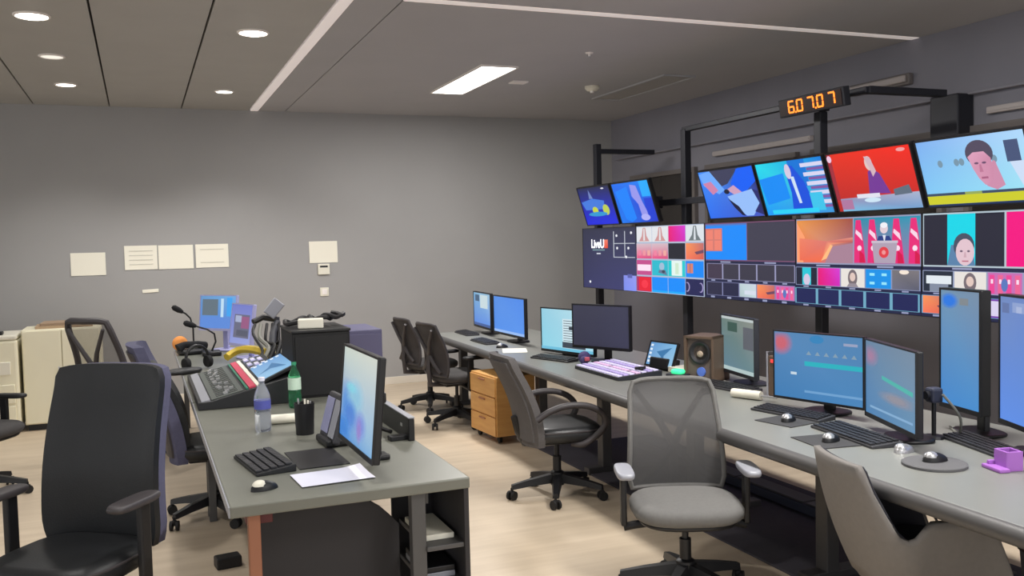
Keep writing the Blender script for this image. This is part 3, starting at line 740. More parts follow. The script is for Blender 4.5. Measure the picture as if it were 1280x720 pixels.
def arm_T(t, x, z, seat_z, y=-.02, pad='black', post='black', L=.25, w=.085):
    m = MB(); m.box((x, y+.02, (z+seat_z-.09)/2), (.028, .06, z-seat_z+.09), .008)
    m.tube([(x, y+.02, seat_z-.1), (x*.82, y+.02, seat_z-.09), (x*.35, y+.02, seat_z-.075)], .02, 8); a = m.build('armrest', post, t, False)
    m = MB(); m.cushion((x, y-.03, z+.008), w, L, .03, p=3.5, crown=.15); m.build('arm_pad', pad, a, True)
def arm_loop(t, x, z, seat_z, m1='frame'):
    P = []
    pts = [(x, .22, z-.06), (x*1.03, .14, z-.01), (x*1.05, .03, z+.02), (x*1.06, -.1, z+.015), (x*1.04, -.2, z-.03), (x*1.0, -.24, z-.10), (x*.96, -.2, z-.17), (x*.88, -.1, seat_z-.06), (x*.7, -.04, seat_z-.06)]
    V = [Vector(p) for p in pts]; out = []
    for i in range(len(V)-1):
        p0, p1, p2, p3 = V[max(i-1, 0)], V[i], V[i+1], V[min(i+2, len(V)-1)]
        for k in range(4):
            q = k/4; out.append(.5*((2*p1)+(-p0+p2)*q+(2*p0-5*p1+4*p2-p3)*q*q+(-p0+3*p1-3*p2+p3)*q**3))
    out.append(V[-1])
    m = MB(); m.tube(out, .021, 10); m.build('armrest', m1, t, True)

def chair_mesh(label, loc, rz, seat_z=.46, top=.98, w=.48, a0=10, mesh='mesh', seatm='fab_grey', brace=True, lean=.12, arms='T', armz=.65, padm='black', group=None, seat_y=0., open_=False, w1=None, base=True):
    t = thing('office_chair', label, 'chair', loc, R(rz), group)
    star_base(t, seat_z, a0)
    m = MB(); m.cushion((0, -.02+seat_y, seat_z), .52, .50, .08, p=3.0, crown=.18); m.build('seat', seatm, t, True)
    m = MB(); m.cushion((0, -.02+seat_y, seat_z-.045), .46, .44, .03, p=3.0, crown=.1); m.build('seat_pan', 'black', t, True)
    f = back_fn(w, (w1 or w*.86), seat_z+.03, top, .24, lean)
    m = MB(); m.sheet(f, 14, 16, .006, (0, 1, 0)); bk = m.build('backrest', 'mesh_th' if open_ else mesh, t, True)
    m = MB(); m.tube(outline(f, Vector((0, .006, 0))), (.013 if not open_ else .026), 8, closed=True); m.build('back_frame', 'frame' if open_ else mesh_frame(mesh), bk, True)
    # Y brace behind the mesh
    m = MB(); mid = f(.5, .38)+Vector((0, .035, 0))
    for u in (.08, .92):
        e = f(u, .90)+Vector((0, .034, 0)); k = f(.5+(u-.5)*.35, .6)+Vector((0, .045, 0)); m.tube([mid, k, e], [.022, .018, .014], 8)
        e2 = f(u*.9+.05, .06)+Vector((0, .034, 0)); m.tube([mid, f(.5+(u-.5)*.4, .2)+Vector((0, .035, 0)), e2], [.02, .018, .014], 8)
    m.tube([mid, f(.5, .15)+Vector((0, .05, 0)), Vector((0, .27, seat_z-.06)), Vector((0, .1, seat_z-.075))], [.024, .026, .026, .024], 8)
    m.build('back_brace', 'frame', bk, True)
    if arms == 'T':
        for s in (-1, 1): arm_T(t, s*.29, armz, seat_z, pad=padm)
    elif arms == 'loop':
        for s in (-1, 1): arm_loop(t, s*.27, armz, seat_z)
    return t
def mesh_frame(mesh): return 'fab_grey' if mesh == 'mesh' else 'frame'

def chair_padded(label, loc, rz, seat_z=.48, top=1.2, w=.5, a0=0, m1='leather', m2=None, lean=.14, arms='T', armz=.70, th=.07, seatw=.52, w1=None, group=None, padm='frame', z0off=.02, front=None, shellm=None, sth=.012):
    t = thing('office_chair', label, 'chair', loc, R(rz), group)
    star_base(t, seat_z, a0)
    m = MB(); m.cushion((0, -.02, seat_z), seatw, .50, .10, p=3.4, crown=.18); st = m.build('seat', m2 or m1, t, True)
    m = MB(); P = []
    for i in range(28):
        a = 2*math.pi*i/28; c, s = math.cos(a), math.sin(a)
        P.append((math.copysign(abs(c)**(2/3.4), c)*seatw/2*.985, -.02+math.copysign(abs(s)**(2/3.4), s)*.5/2*.985, seat_z+.02))
    m.tube(P, .006, 6, closed=True); m.build('piping', 'frame', st, True)
    f = back_fn(w, (w1 or w*.92), seat_z+z0off, top, .20, lean, lumbar=.03, wrap=.05, pw=3)
    m = MB(); m.sheet(f, 16, 18, th, (0, 1, -.05)); bk = m.build('backrest', m1, t, True)
    ins = .06 if sth < .03 else .004
    g = lambda u, v: f(ins+(1-2*ins)*u, ins+(1-2*ins)*v)+Vector((0, th+.001, -.05*th))
    m = MB(); m.sheet(g, 16, 18, sth, (0, 1, 0)); m.build('back_shell', shellm or ('fab_bl' if m1 == 'leather' else 'frame'), bk, True)
    if front:
        g2 = lambda u, v: f(.04+.92*u, .02+.8*v)+Vector((0, -.05*math.sin(math.pi*v)**.5, 0))
        m = MB(); m.sheet(g2, 10, 12, .05, (0, 1, 0)); m.build('front_pad', front, bk, True)
    m = MB(); m.tube([f(.5, .3)+Vector((0, th+.02, 0)), Vector((0, .26, seat_z+.02)), Vector((0, .22, seat_z-.07)), Vector((0, .08, seat_z-.07))], .03, 8); m.build('back_bar', 'black', t, True)
    if arms == 'T':
        for s in (-1, 1): arm_T(t, s*.31, armz, seat_z, y=.0, pad=padm, L=.27, w=.09)
    elif arms == 'loop':
        for s in (-1, 1): arm_loop(t, s*.28, armz, seat_z)
    return t

chair_padded('big black leather chair facing the camera at lower left', (-.29, 4.0, 0), -36, .47, 1.215, .55, 20, lean=.10, armz=.72, th=.035, sth=.045)
chair_mesh('open mesh chair with Y-shaped back brace behind the black leather chair', (-.16, 8.0, 0), 138, .5, 1.16, .5, 30, lean=.14, open_=True, mesh='mesh_th', w1=.40, seatm='fab_dk')
chair_padded('blue-grey backed chair pulled up to the left side desk', (.38, 6.02, 0), 88, .46, 1.13, .46, 200, m1='fab_bl', m2='leather', lean=.22, arms=None, th=.06, z0off=-.06, front='leather')
chair_mesh('dark chair at the far left edge with only its armrest in view', (-1.10, 7.3, 0), 60, .46, .95, .46, 0, mesh='mesh_dk', seatm='fab_dk')
chair_mesh('dark mesh chair at the far end of the control desk, nearer of two', (2.68, 8.06, 0), 98, .46, .96, .50, 40, mesh='mesh_dk', seatm='fab_dk', lean=.09, armz=.64)
chair_mesh('dark mesh chair at far end of control desk, farther of two', (2.70, 8.98, 0), 98, .46, .94, .46, 10, mesh='mesh_dk', seatm='fab_dk', lean=.09, arms=None)
chair_padded('grey backed chair with rounded loop armrests and black seat at control desk', (2.50, 5.47, 0), 84, .45, .97, .47, 15, m1='fab_c6', m2='leather2', lean=.18, arms='loop', armz=.63, th=.045, z0off=-.07, shellm='fab_c6')
chair_mesh('grey mesh office chair with empty grey seat facing the camera', (2.34, 3.68, 0), -22, .43, .975, .48, 25, mesh='mesh', seatm='fab_grey', lean=.13, armz=.60, padm='bezel_s')

# grey tub chair at lower right
t = thing('tub_chair', 'grey upholstered tub chair with low arms at the lower right', 'chair', (2.80, 2.77, 0), R(74))
sz = .43
def sm(a, b, x): k = max(0, min(1, (x-a)/(b-a))); return k*k*(3-2*k)
def shell_fn(off=0.):
    # u sweeps from one arm tip around the back to the other; v up
    def f(u, v):
        a = (u-.5)*2; A = abs(a); sg = 1 if a >= 0 else -1
        if A < .32:
            q = A/.32; x = .20*math.sin(q*math.pi/2*.8)/.951; y = .26-.05*(1-math.cos(q*math.pi/2*.8))
        elif A < .5:
            q = (A-.32)/.18; x = .20+.07*math.sin(q*math.pi/2); y = .2255-.13*q
        else:
            q = (A-.5)/.5; x = .27+.01*q; y = .0955-.37*q
        top = .82-.27*sm(.27, .42, A)+.07*sm(.44, .56, A)-.28*max(0, (A-.84)/.16)**1.3
        low = .33
        z = low+(top-low)*v
        k = sm(.27, .42, A)
        flare = .06*v*(1-k)
        bulge = (1-v)**2*.09
        n = Vector((x*sg, y+.02, 0)); n.normalize()
        return Vector((x*sg, y+flare, z))-n*bulge-n*off
    return f
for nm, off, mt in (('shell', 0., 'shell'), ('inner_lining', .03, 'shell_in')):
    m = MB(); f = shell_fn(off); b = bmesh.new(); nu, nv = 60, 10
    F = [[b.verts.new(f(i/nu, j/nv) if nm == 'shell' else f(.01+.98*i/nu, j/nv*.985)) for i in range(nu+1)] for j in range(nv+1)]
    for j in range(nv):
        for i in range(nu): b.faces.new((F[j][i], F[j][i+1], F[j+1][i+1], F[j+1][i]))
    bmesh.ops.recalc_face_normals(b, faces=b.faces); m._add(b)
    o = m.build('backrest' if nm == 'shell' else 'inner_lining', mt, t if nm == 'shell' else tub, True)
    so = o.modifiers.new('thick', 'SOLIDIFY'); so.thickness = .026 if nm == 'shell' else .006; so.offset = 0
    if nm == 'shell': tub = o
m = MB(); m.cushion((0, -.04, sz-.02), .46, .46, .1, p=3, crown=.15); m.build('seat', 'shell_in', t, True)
m = MB(); m.cushion((0, -.04, sz-.1), .44, .44, .08, p=3, crown=.2); m.build('seat_pan', 'shell', t, True)
for sx in (-1, 1):
    for sy in (-1, 1):
        m = MB(); m.tube([(sx*.12, -.04+sy*.12, .33), (sx*.24, -.04+sy*.24, .012)], .009, 8); m.build('leg', 'silver', t, True)

# ------------------------------------------------------------------ desk things
DZ = .7405
def keyboard(label, loc, rz, w=.44, d=.135, body='kb', keys='key', wedge=.012):
    t = thing('keyboard', label, 'keyboard', loc, R(rz), 'keyboards')
    m = MB(); m.prism([(-d/2, 0), (d/2, 0), (d/2, .012+wedge), (-d/2, .012)], -w/2, w/2, Matrix.Rotation(R(90), 4, 'Z') @ Matrix.Rotation(R(90), 4, 'X'), bev=.003); m.build('body', body, t)
    m = MB(); sl = wedge/d
    for r in range(5):
        n = 15; y = -d/2+.016+r*(d-.03)/4.4
        for c in range(n):
            if r == 0 and 4 < c < 9: continue
            x = -w/2+.016+(w-.03)*(c+.5)/n
            m.box((x, y, .0135+(y+d/2)*sl+.003), ((w-.03)/n*.82, (d-.03)/4.4*.8, .007))
        if r == 0: m.box((-w/2+.016+(w-.03)*7/n, y, .0165+(y+d/2)*sl), ((w-.03)/n*3.8, (d-.03)/4.4*.8, .007))
    k = m.build('keys', keys, t); k['kind'] = 'stuff'
    return t
def mouse(label, loc, rz, body='black', top=None):
    t = thing('mouse', label, 'mouse', loc, R(rz), 'computer mice')
    b = bmesh.new(); bmesh.ops.create_uvsphere(b, u_segments=14, v_segments=10, radius=1)
    for v in b.verts: v.co = Vector((v.co.x*.033, v.co.y*.058, max(0, v.co.z)*.036*(1-.2*v.co.y)))
    m = MB(); m._add(b); m.build('body', body, t, True)
    m = MB(); m.cyl((-.004, -.03, .029), (.004, -.03, .029), .009, 10); m.build('wheel', 'rubber', t)
    b = bmesh.new(); bmesh.ops.create_uvsphere(b, u_segments=12, v_segments=8, radius=1)
    for v in b.verts: v.co = Vector((v.co.x*.027, v.co.y*.03-.02, .019+max(0, v.co.z)*.0215))
    m = MB(); m._add(b); m.build('trim', top or 'silver', t, True)
    return t

def desk_monitor(label, bl, rz, w, h, zb, pic, tilt=0, stand='foot', shell='bezel', low=.012, bez=.010, base_dy=.09, th=.03, frame=None):
    a = R(rz); cx, cy = bl[0]+math.cos(a)*w/2, bl[1]+math.sin(a)*w/2
    t = thing('monitor', label, 'monitor', (cx, cy, DZ), a)
    display('monitor', label, 'monitor', None, 0, w, h, pic, tilt=tilt, bez=bez, th=th, z0=zb-DZ, parent=t, shell=shell, low=low)
    if stand == 'foot':
        m = MB(); m.box((0, base_dy+.02, (zb-DZ+h*.45)/2), (.06, .03, zb-DZ+h*.45), .006); m.box((0, base_dy-.015, zb-DZ+h*.42), (.09, .07, .09), .008); m.build('stand', shell, t)
        m = MB(); m.cushion((0, base_dy, .008), .24, .19, .016, p=3, crown=.1); m.build('foot', shell, t, True)
    if stand == 'arm':
        m = MB(); m.box((0, .07, zb-DZ+h*.5), (.1, .05, .1), .008); m.build('mount_plate', shell, t)
        m = MB(); m.cyl((-.12, .13, 0), (-.12, .13, zb-DZ+h*.5), .018); m.box((-.06, .12, zb-DZ+h*.5), (.14, .05, .05), .01); m.build('stand', shell, t, True)
        m = MB(); m.box((-.12, .13, .01), (.1, .09, .02), .006); m.build('foot', shell, t)
    return t

def desktop_blue(q, base=(70, 132, 190)):
    q.rect(0, 0, 1, 1, [tuple(int(v*.95) for v in base), base, base, tuple(int(v*.9) for v in base)])
def mA(p):
    p.rect(0, 0, 1, 1, [(120, 170, 206), (150, 190, 216), (90, 140, 226), (80, 130, 220)]); p.rect(.1, .06, .35, .26, (60, 90, 120)); p.rect(.4, .05, .85, .45, (196, 214, 220)); p.rect(0, .92, 1, 1, (60, 90, 150))
def mB(p): p.rect(0, 0, 1, 1, [(80, 140, 226), (74, 136, 232), (84, 146, 236), (76, 140, 232)]); p.rect(0, .93, 1, 1, (150, 186, 240))
def mC(p):
    p.rect(0, 0, 1, 1, [(150, 206, 226), (190, 226, 236), (170, 220, 236), (140, 210, 230)]); p.rect(.42, .22, .86, .96, (206, 228, 236))
    for k in range(11): p.rect(.44, .26+.06*k, .84-.06*(k % 3), .275+.06*k, (70, 84, 96))
    p.rect(.55, .40, .86, .48, (52, 60, 72)); p.rect(.66, .55, .86, .7, (48, 58, 70)); p.rect(.42, .78, .86, .92, (60, 70, 82)); p.rect(0, .93, 1, 1, (110, 190, 220))
def mE(p): p.rect(0, 0, 1, 1, [(104, 126, 120), (136, 140, 132), (104, 132, 140), (96, 128, 146)]); p.rect(0, 0, 1, .05, (186, 196, 196)); p.rect(.2, .1, .5, .27, (54, 84, 76)); p.rect(.68, .15, .98, .55, (92, 96, 104)); p.rect(0, .93, 1, 1, (176, 196, 196))
def mF(p):
    p.rect(0, 0, 1, 1, [(84, 134, 182), (80, 130, 176), (72, 132, 186), (60, 122, 178)])
    p.blob(.08, .17, .15, .2, (200, 98, 112))
    p.rect(.36, .42, 1, .49, (40, 176, 190)); p.ell(.5, .08, .08, .06, (50, 130, 186), 14)
    for k in range(6): p.poly([(.38+.1*k, .32), (.41+.1*k, .26), (.44+.1*k, .32)], (130, 156, 176))
    p.rect(.2, .6, .27, .64, (196, 214, 226)); p.rect(.36, .86, 1, .895, (110, 160, 206)); p.rect(.8, .1, .95, .14, (150, 160, 190))
def mG(p):
    p.rect(0, 0, 1, 1, [(100, 128, 156), (116, 136, 156), (96, 140, 176), (72, 126, 176)]); p.blob(.1, .2, .2, .16, (160, 120, 150), core=.2); p.poly([(.35, .42), (.95, .5), (.95, .56), (.35, .47)], (72, 176, 166))
    p.blob(.65, .68, .42, .1, (140, 138, 150), core=.3); p.rect(.1, .88, .95, .91, (130, 170, 206))
def mH(p): p.rect(0, 0, 1, 1, [(110, 146, 176), (118, 140, 164), (70, 140, 204), (64, 134, 204)]); p.blob(.22, .09, .26, .075, (36, 118, 224), core=.5); p.rect(.5, .06, .72, .12, (126, 134, 140))
def mI(p): p.rect(0, 0, 1, 1, [(110, 136, 190), (104, 132, 196), (92, 140, 226), (92, 140, 228)]); p.rect(.05, .05, .25, .13, (96, 116, 166)); p.rect(.34, .04, .66, .12, (140, 160, 206)); p.rect(.45, .07, .6, .12, (166, 180, 216))
def mN(p):
    p.rect(0, 0, 1, 1, [(196, 206, 196), (206, 210, 200), (130, 176, 216), (60, 130, 206)])
    p.blob(.18, .62, .34, .3, (92, 146, 210)); p.blob(.42, .5, .3, .22, (140, 190, 214)); p.blob(.3, .72, .26, .2, (76, 128, 206)); p.blob(.62, .76, .2, .18, (122, 140, 210)); p.blob(.6, .82, .09, .16, (150, 120, 190), op=.7); p.blob(.3, .42, .2, .07, (124, 206, 220), op=.7); p.blob(.12, .9, .25, .18, (56, 126, 206))
def mL1(p): p.rect(0, 0, 1, 1, [(100, 150, 200), (110, 170, 226), (76, 132, 216), (84, 130, 214)]); p.rect(.05, .1, .5, .6, (96, 112, 124)); p.rect(.58, .08, .66, .65, (190, 220, 240)); p.rect(.75, .05, .9, .62, (60, 160, 236)); p.rect(0, .65, 1, 1, (90, 136, 214))
def mL2(p): p.rect(0, 0, 1, 1, [(112, 122, 196), (116, 124, 200), (150, 160, 216), (140, 152, 214)]); p.rect(.15, .25, .9, .85, (104, 106, 128)); p.rect(.2, .28, .5, .45, (166, 176, 206)); p.rect(.5, .3, .88, .6, (150, 90, 130)); p.rect(.3, .65, .85, .8, (84, 88, 106))

desk_monitor('monitor with pale and blue picture at far end of control desk', (3.26, 9.16), -94, .62, .37, .80, mA)
desk_monitor('monitor with plain bright blue screen at far end of control desk', (3.18, 8.36), -90, .78, .37, .80, mB)
desk_monitor('monitor with white page and dark text list, half hidden by switched-off one', (3.13, 7.11), -76, .68, .37, .757, mC, base_dy=.1)
desk_monitor('black switched-off monitor in front of the white-page monitor', (3.13, 6.50), -66, .56, .345, .845, None, base_dy=.07)
desk_monitor('squarish grey-green monitor between the speaker and the wide blue monitors', (3.55, 5.11), -100, .48, .38, .80, mE, shell='bezel_g')
desk_monitor('wide blue desktop monitor with a teal bar, centre of control desk', (3.21, 4.13), -76, .556, .372, .80, mF, low=.006, bez=.007, shell='bezel')
desk_monitor('grey-blue monitor angled against the wide blue one', (3.264, 3.497), -111.5, .56, .38, .80, mG, low=.014, bez=.008)
desk_monitor('tall portrait monitor with plain blue screen near the right edge', (3.553, 3.315), -104, .308, .572, .85, mH, base_dy=.1, th=.05)
desk_monitor('portrait monitor with violet-blue screen cut by the right edge', (3.457, 2.904), -113, .308, .565, .85, mI, base_dy=.1, th=.05)
desk_monitor('large monitor with pale blue cloudy picture on the near side desk', (.816, 4.18), -89, .61, .432, .815, mN, tilt=R(-5.5), base_dy=.12, stand='arm')
desk_monitor('small blue monitor farthest back on the left side desk', (.49, 9.02), -50, .46, .33, .93, mL1, tilt=R(-6), shell='lav', base_dy=.09)
desk_monitor('lavender monitor with grey window in front of the small blue one', (.69, 8.3), -70, .40, .365, .85, mL2, tilt=R(-8), shell='lav')

keyboard('keyboard at far end of the control desk', (3.10, 8.95, DZ), -92, .44)
keyboard('keyboard before the bright blue monitor', (2.98, 8.1, DZ), -90, .44)
mouse('mouse beside the keyboard before the bright blue monitor', (2.97, 7.62, DZ), -90)
keyboard('dark slim keyboard before the white-page monitor', (3.02, 6.62, DZ), -72, .44, .12, 'kb_bl')
keyboard('long dark keyboard before the squarish monitor', (3.37, 4.78, DZ), -84, .46)
mouse('mouse alone on the desk behind the grey mesh chair', (3.14, 4.70, DZ), -70)
keyboard('keyboard in front of the wide blue monitor', (3.16, 3.92, DZ), -80, .46, .13, 'kb')
keyboard('keyboard in front of the angled grey-blue monitor', (3.07, 3.36, DZ), -99, .50, .16, 'kb')
keyboard('keyboard at the foot of the tall portrait monitors', (3.40, 2.95, DZ), -106, .42)
def flatpad(label, loc, rz, w, d, mt='pad', round_=False):
    m = MB()
    if round_: m.lathe([(w/2, 0), (w/2, .010), (w/2-.006, .013), (.001, .013)], 36)
    else: m.box((0, 0, .002), (w, d, .004), .001)
    return place(tag(m.build('mouse_pad', mt), label, 'mouse pad', 'mouse pads'), loc, R(rz))
flatpad('dark square mouse pad before the wide blue monitor', (3.02, 3.79, DZ), -80, .24, .2)
flatpad('dark square mouse pad before the angled monitor', (2.88, 3.34, DZ), -98, .26, .2)
flatpad('round grey mouse pad near the right edge of control desk', (2.97, 2.80, DZ), 0, .25, .25, 'padgrey', True)
mouse('silver and black mouse on the pad before the wide blue monitor', (3.03, 3.785, DZ+.005), -60)
mouse('silver and black mouse on the pad before the angled monitor', (2.90, 3.325, DZ+.005), -70)
mouse('pale grey mouse beside the round pad', (3.04, 3.03, DZ), -80, 'silver')
mouse('black mouse lying on the round grey pad', (2.985, 2.81, DZ+.014), -95)
# paper on the far part of the control desk
m = MB(); m.box((0, 0, .001), (.30, .21, .002)); place(tag(m.build('paper_sheet', 'paper'), 'white paper lying on control desk before the white-page monitor', 'paper'), (2.98, 7.35, DZ), R(70))

# vision switcher
t = thing('vision_switcher', 'flat switcher panel with rows of pale lit buttons on the control desk', 'control panel', (3.10, 5.73, DZ), R(-91))
m = MB(); m.prism([(-.17, 0), (.17, 0), (.17, .05), (-.17, .025)], -.34, .34, Matrix.Rotation(R(90), 4, 'Z') @ Matrix.Rotation(R(90), 4, 'X'), bev=.004); m.build('body', 'bezel_g', t)
ba = bpy.data.meshes
bm_white = emis('button_pale', (206, 200, 232), .35); bm_vio = emis('button_violet', (176, 160, 214), .3); bm_pk = emis('button_pink', (216, 180, 216), .35)
sl = .025/.34
for r in range(7):
    m = MB()
    for c in range(17):
        if r == 3 and c % 7 == 6: continue
        y = -.145+r*.046; x = -.31+c*.0388
        m.box((x, y, .026+(y+.17)*sl+.002), (.031, .034, .008))
    o = m.build('button_row', (bm_white, bm_vio, bm_white, bm_pk, bm_white, bm_vio, bm_white)[r], t); o.data.transform(Matrix())
m = MB(); m.box((.25, .05, .062), (.02, .08, .02), .004); m.box((.25, .05, .052), (.06, .02, .02), .004); m.build('fader_bar', 'black', t)
# standing tablet with icons (desk)
def icons(p):
    p.rect(0, 0, 1, 1, [(96, 150, 206), (130, 186, 226), (150, 196, 226), (110, 160, 210)]); p.poly([(.3, .4), (.85, .15), (.6, .55), (.65, .95), (.5, .6)], (60, 120, 170))
    for k in range(5): p.rect(.03, .08+.18*k, .12, .18+.18*k, (226, 236, 246))
t = thing('touch_panel', 'small leaning touch panel with pale blue screen beside the switcher', 'touch panel', (3.42, 5.70, DZ), R(-80))
display('x', '', '', None, 0, .30, .19, icons, tilt=R(-20), th=.02, z0=.02, parent=t, bez=.012)
m = MB(); m.box((0, .06, .04), (.2, .12, .08), .01, rot=(R(-10), 0, 0)); m.build('wedge_stand', 'black', t)
t = thing('plush_toy', 'small blue and purple lump by the switched-off monitor', 'toy', (3.12, 6.28, DZ))
m = MB(); b = bmesh.new(); bmesh.ops.create_icosphere(b, subdivisions=2, radius=.05); m._add(b, Matrix.Translation((0, 0, .048)))
b = bmesh.new(); bmesh.ops.create_icosphere(b, subdivisions=2, radius=.035); m._add(b, Matrix.Translation((-.03, -.06, .034))); m.build('body', 'skin', t, True)
m = MB(); m.box((-.03, -.105, .05), (.04, .02, .03), .006); m.build('cap', 'pinkred', t)
t = thing('status_light_box', 'small box with glowing green top beside the wooden speaker', 'indicator', (3.27, 5.20, DZ), R(-70))
m = MB(); m.box((0, 0, .025), (.13, .10, .05), .006); m.build('body', 'bezel_g', t)
m = MB(); m.cushion((0, 0, .063), .09, .075, .03, p=3, crown=.3); m.build('lens', 'greenled', t, True)
m = MB(); m.box((0, 0, .02), (.26, .16, .04), .004); place(tag(m.build('paper_box', 'paper'), 'low white box behind the green light', 'box'), (3.52, 5.46, DZ), R(-85))
# speaker
t = thing('desk_speaker', 'wood-framed desk speaker with exposed cone beside the squarish monitor', 'speaker', (3.46, 5.15, DZ), R(-62))
m = MB()
m.box((0, .11, .15), (.21, .02, .30))
for sx in (-1, 1): m.box((sx*.1, 0, .15), (.018, .22, .30), .003)
m.box((0, 0, .291), (.218, .22, .018), .003); m.box((0, 0, .009), (.218, .22, .018), .003); m.build('cabinet', 'woodspk', t)
m = MB(); m.box((0, -.075, .15), (.182, .02, .264)); m.build('baffle', mat('baffle_brown', (104, 92, 84), .6), t)
m = MB(); m.lathe([(.075, 0), (.078, .01), (.066, .012), (.03, -.012), (.02, -.01)], 20, Matrix.Translation((0, -.085, .19)) @ Matrix.Rotation(R(90), 4, 'X')); w = m.build('woofer', 'cone', t, True)
m = MB(); m.lathe([(.022, 0), (.018, .01), (.001, .016)], 14, Matrix.Translation((0, -.085, .18)) @ Matrix.Rotation(R(90), 4, 'X')); m.build('dust_cap', 'dust', w, True)
m = MB(); m.lathe([(.03, 0), (.03, .012), (.001, .014)], 14, Matrix.Translation((0.01, -.085, .065)) @ Matrix.Rotation(R(90), 4, 'X')); m.build('tweeter', 'blueled', t, True)
# white roll
def roll(label, loc, rz, L, r, mt='white', name='paper_roll'):
    t = thing(name, label, 'roll', loc, R(rz))
    m = MB(); m.lathe([(r*.5, -L/2), (r*.94, -L/2), (r, -L/2+.01), (r, L/2-.01), (r*.94, L/2), (r*.5, L/2)], 18, Matrix.Translation((0, 0, r)) @ Matrix.Rotation(R(90), 4, 'Y')); m.build('roll', mt, t, True)
    m = MB(); m.cyl((L/2-.005, 0, r), (L/2+.10 if name == 'hand_tool' else L/2+.012, 0, r), r*.3 if name != 'hand_tool' else .006, 10); m.build('core', 'silver' if name == 'hand_tool' else 'kb', t, True)
    return t
roll('white cylindrical hand tool lying on the control desk before the monitors', (3.25, 4.43, DZ), -68, .19, .027, name='hand_tool')
roll('white paper roll lying behind the water bottle on the near side desk', (.69, 5.03, DZ), -5, .19, .026)
# small wooden device and red lamp between the monitors
t = thing('intercom_box', 'narrow brown box with red lamp between two monitors on control desk', 'intercom', (3.47, 4.42, DZ), R(-80))
m = MB(); m.box((0, 0, .12), (.08, .09, .24), .006); m.build('body', 'woodspk', t)
m = MB(); m.box((0, -.048, .21), (.03, .008, .02), .002); m.build('lamp', 'redled', t)
m = MB(); m.tube([(-.05, -.04, 0), (-.05, -.04, .26), (.05, -.04, .27), (.05, -.04, 0)], .006, 6); m.build('wire_guard', 'bezel_s', t)
# purple dispenser
t = thing('desk_organiser', 'purple plastic desk organiser on control desk by the right edge', 'organiser', (3.17, 2.62, DZ), R(-105)); t.scale = (.78, .78, .78)
m = MB()
for sx in (-1, 1): m.box((sx*.045, 0, .05), (.012, .085, .10), .003)
for sy in (-1, 1): m.box((0, sy*.04, .05), (.10, .012, .10), .003)
m.box((0, 0, .008), (.1, .085, .016)); m.build('cup', 'purple', t)
m = MB(); m.box((0, -.07, .01), (.15, .06, .02), .006); m.box((-.05, -.06, .02), (.02, .04, .04), .004); m.build('base', 'purple', t)
# clutter behind the angled monitor
t = thing('webcam', 'small blue-grey camera on a short stand behind the angled monitor', 'camera', (3.36, 3.17, DZ), R(-100))
m = MB(); m.cyl((0, 0, 0), (0, 0, .17), .01); m.lathe([(.05, 0), (.045, .012), (.001, .014)], 14); m.build('stand', 'black', t)
m = MB(); m.box((0, 0, .20), (.06, .06, .07), .012); m.build('head', 'navy', t)
m = MB(); m.cyl((0, -.03, .20), (0, -.045, .20), .02); m.build('lens', 'black', t)

t = thing('waste_bin', 'grey waste bin with dark brown liner under the desk at right edge', 'waste bin', (3.665, 2.80, .0125))
m = MB(); m.lathe([(.11, 0), (.14, .34), (.135, .34), (.105, .01)], 24); m.build('bin', 'padgrey', t, True)
m = MB(); m.lathe([(.146, .27), (.152, .30), (.149, .33), (.146, .35), (.132, .352), (.125, .30)], 17); m.build('liner', mat('brown_liner', (58, 42, 38), .4, bump=.6, bs=40), t, True)

# cables under the control desk
def cable(label, pts, r=.006, mt='cable', name='cable'):
    V = [Vector(p) for p in pts]; out = []
    for i in range(len(V)-1):
        p0, p1, p2, p3 = V[max(i-1, 0)], V[i], V[i+1], V[min(i+2, len(V)-1)]
        for k in range(6):
            q = k/6; out.append(.5*((2*p1)+(-p0+p2)*q+(2*p0-5*p1+4*p2-p3)*q*q+(-p0+3*p1-3*p2+p3)*q**3))
    out.append(V[-1]); m = MB(); m.tube(out, r, 6)
    return tag(m.build(name, mt, None, True), label, 'cable', 'loose cables')
cable('black cable hanging straight under the control desk beside its leg', [(3.55, 3.75, .64), (3.55, 3.72, .4), (3.56, 3.68, .22), (3.56, 3.66, .1)])
cable('second black cable hanging close beside the first under control desk', [(3.58, 3.70, .64), (3.58, 3.67, .42), (3.585, 3.64, .24), (3.58, 3.62, .1)])
cable('black cable sagging to the right under the control desk', [(3.56, 3.4, .64), (3.56, 3.44, .45), (3.56, 3.36, .3), (3.57, 3.2, .12)])
cable('loop of black cable hung under the desk left of the leg', [(3.5, 4.1, .64), (3.5, 4.06, .52), (3.5, 4.0, .5), (3.5, 3.95, .56), (3.5, 3.9, .64)])
cable('grey cable trailing behind the angled monitor', [(3.36, 3.12, .95), (3.42, 3.08, .85), (3.46, 3.12, .76), (3.60, 3.3, .747)], .006, 'greycable')

# ------------------------------------------------------------------ left side desk things
keyboard('dark thick keyboard on the near side desk', (.47, 4.12, DZ), -82, .40, .17, 'kb_bl', 'key', .02)
mouse('mouse with pale top at the near left corner of side desk', (.42, 3.70, DZ), -70, 'black', 'white')
flatpad('glossy black mat under the large monitor on side desk', (.70, 4.13, DZ), -88, .36, .22, 'bezel')
def bent(u, v): return Vector(((u-.5)*.30, (v-.5)*.22, .006+.018*max(0, u-.75)*4*max(0, v-.4)))
m = MB(); m.sheet(bent, 10, 8, .0015, (0, 0, -1)); place(tag(m.build('paper_sheet', 'paper2'), 'bluish white paper on near side desk below the large monitor', 'paper'), (.70, 3.76, DZ), R(4))
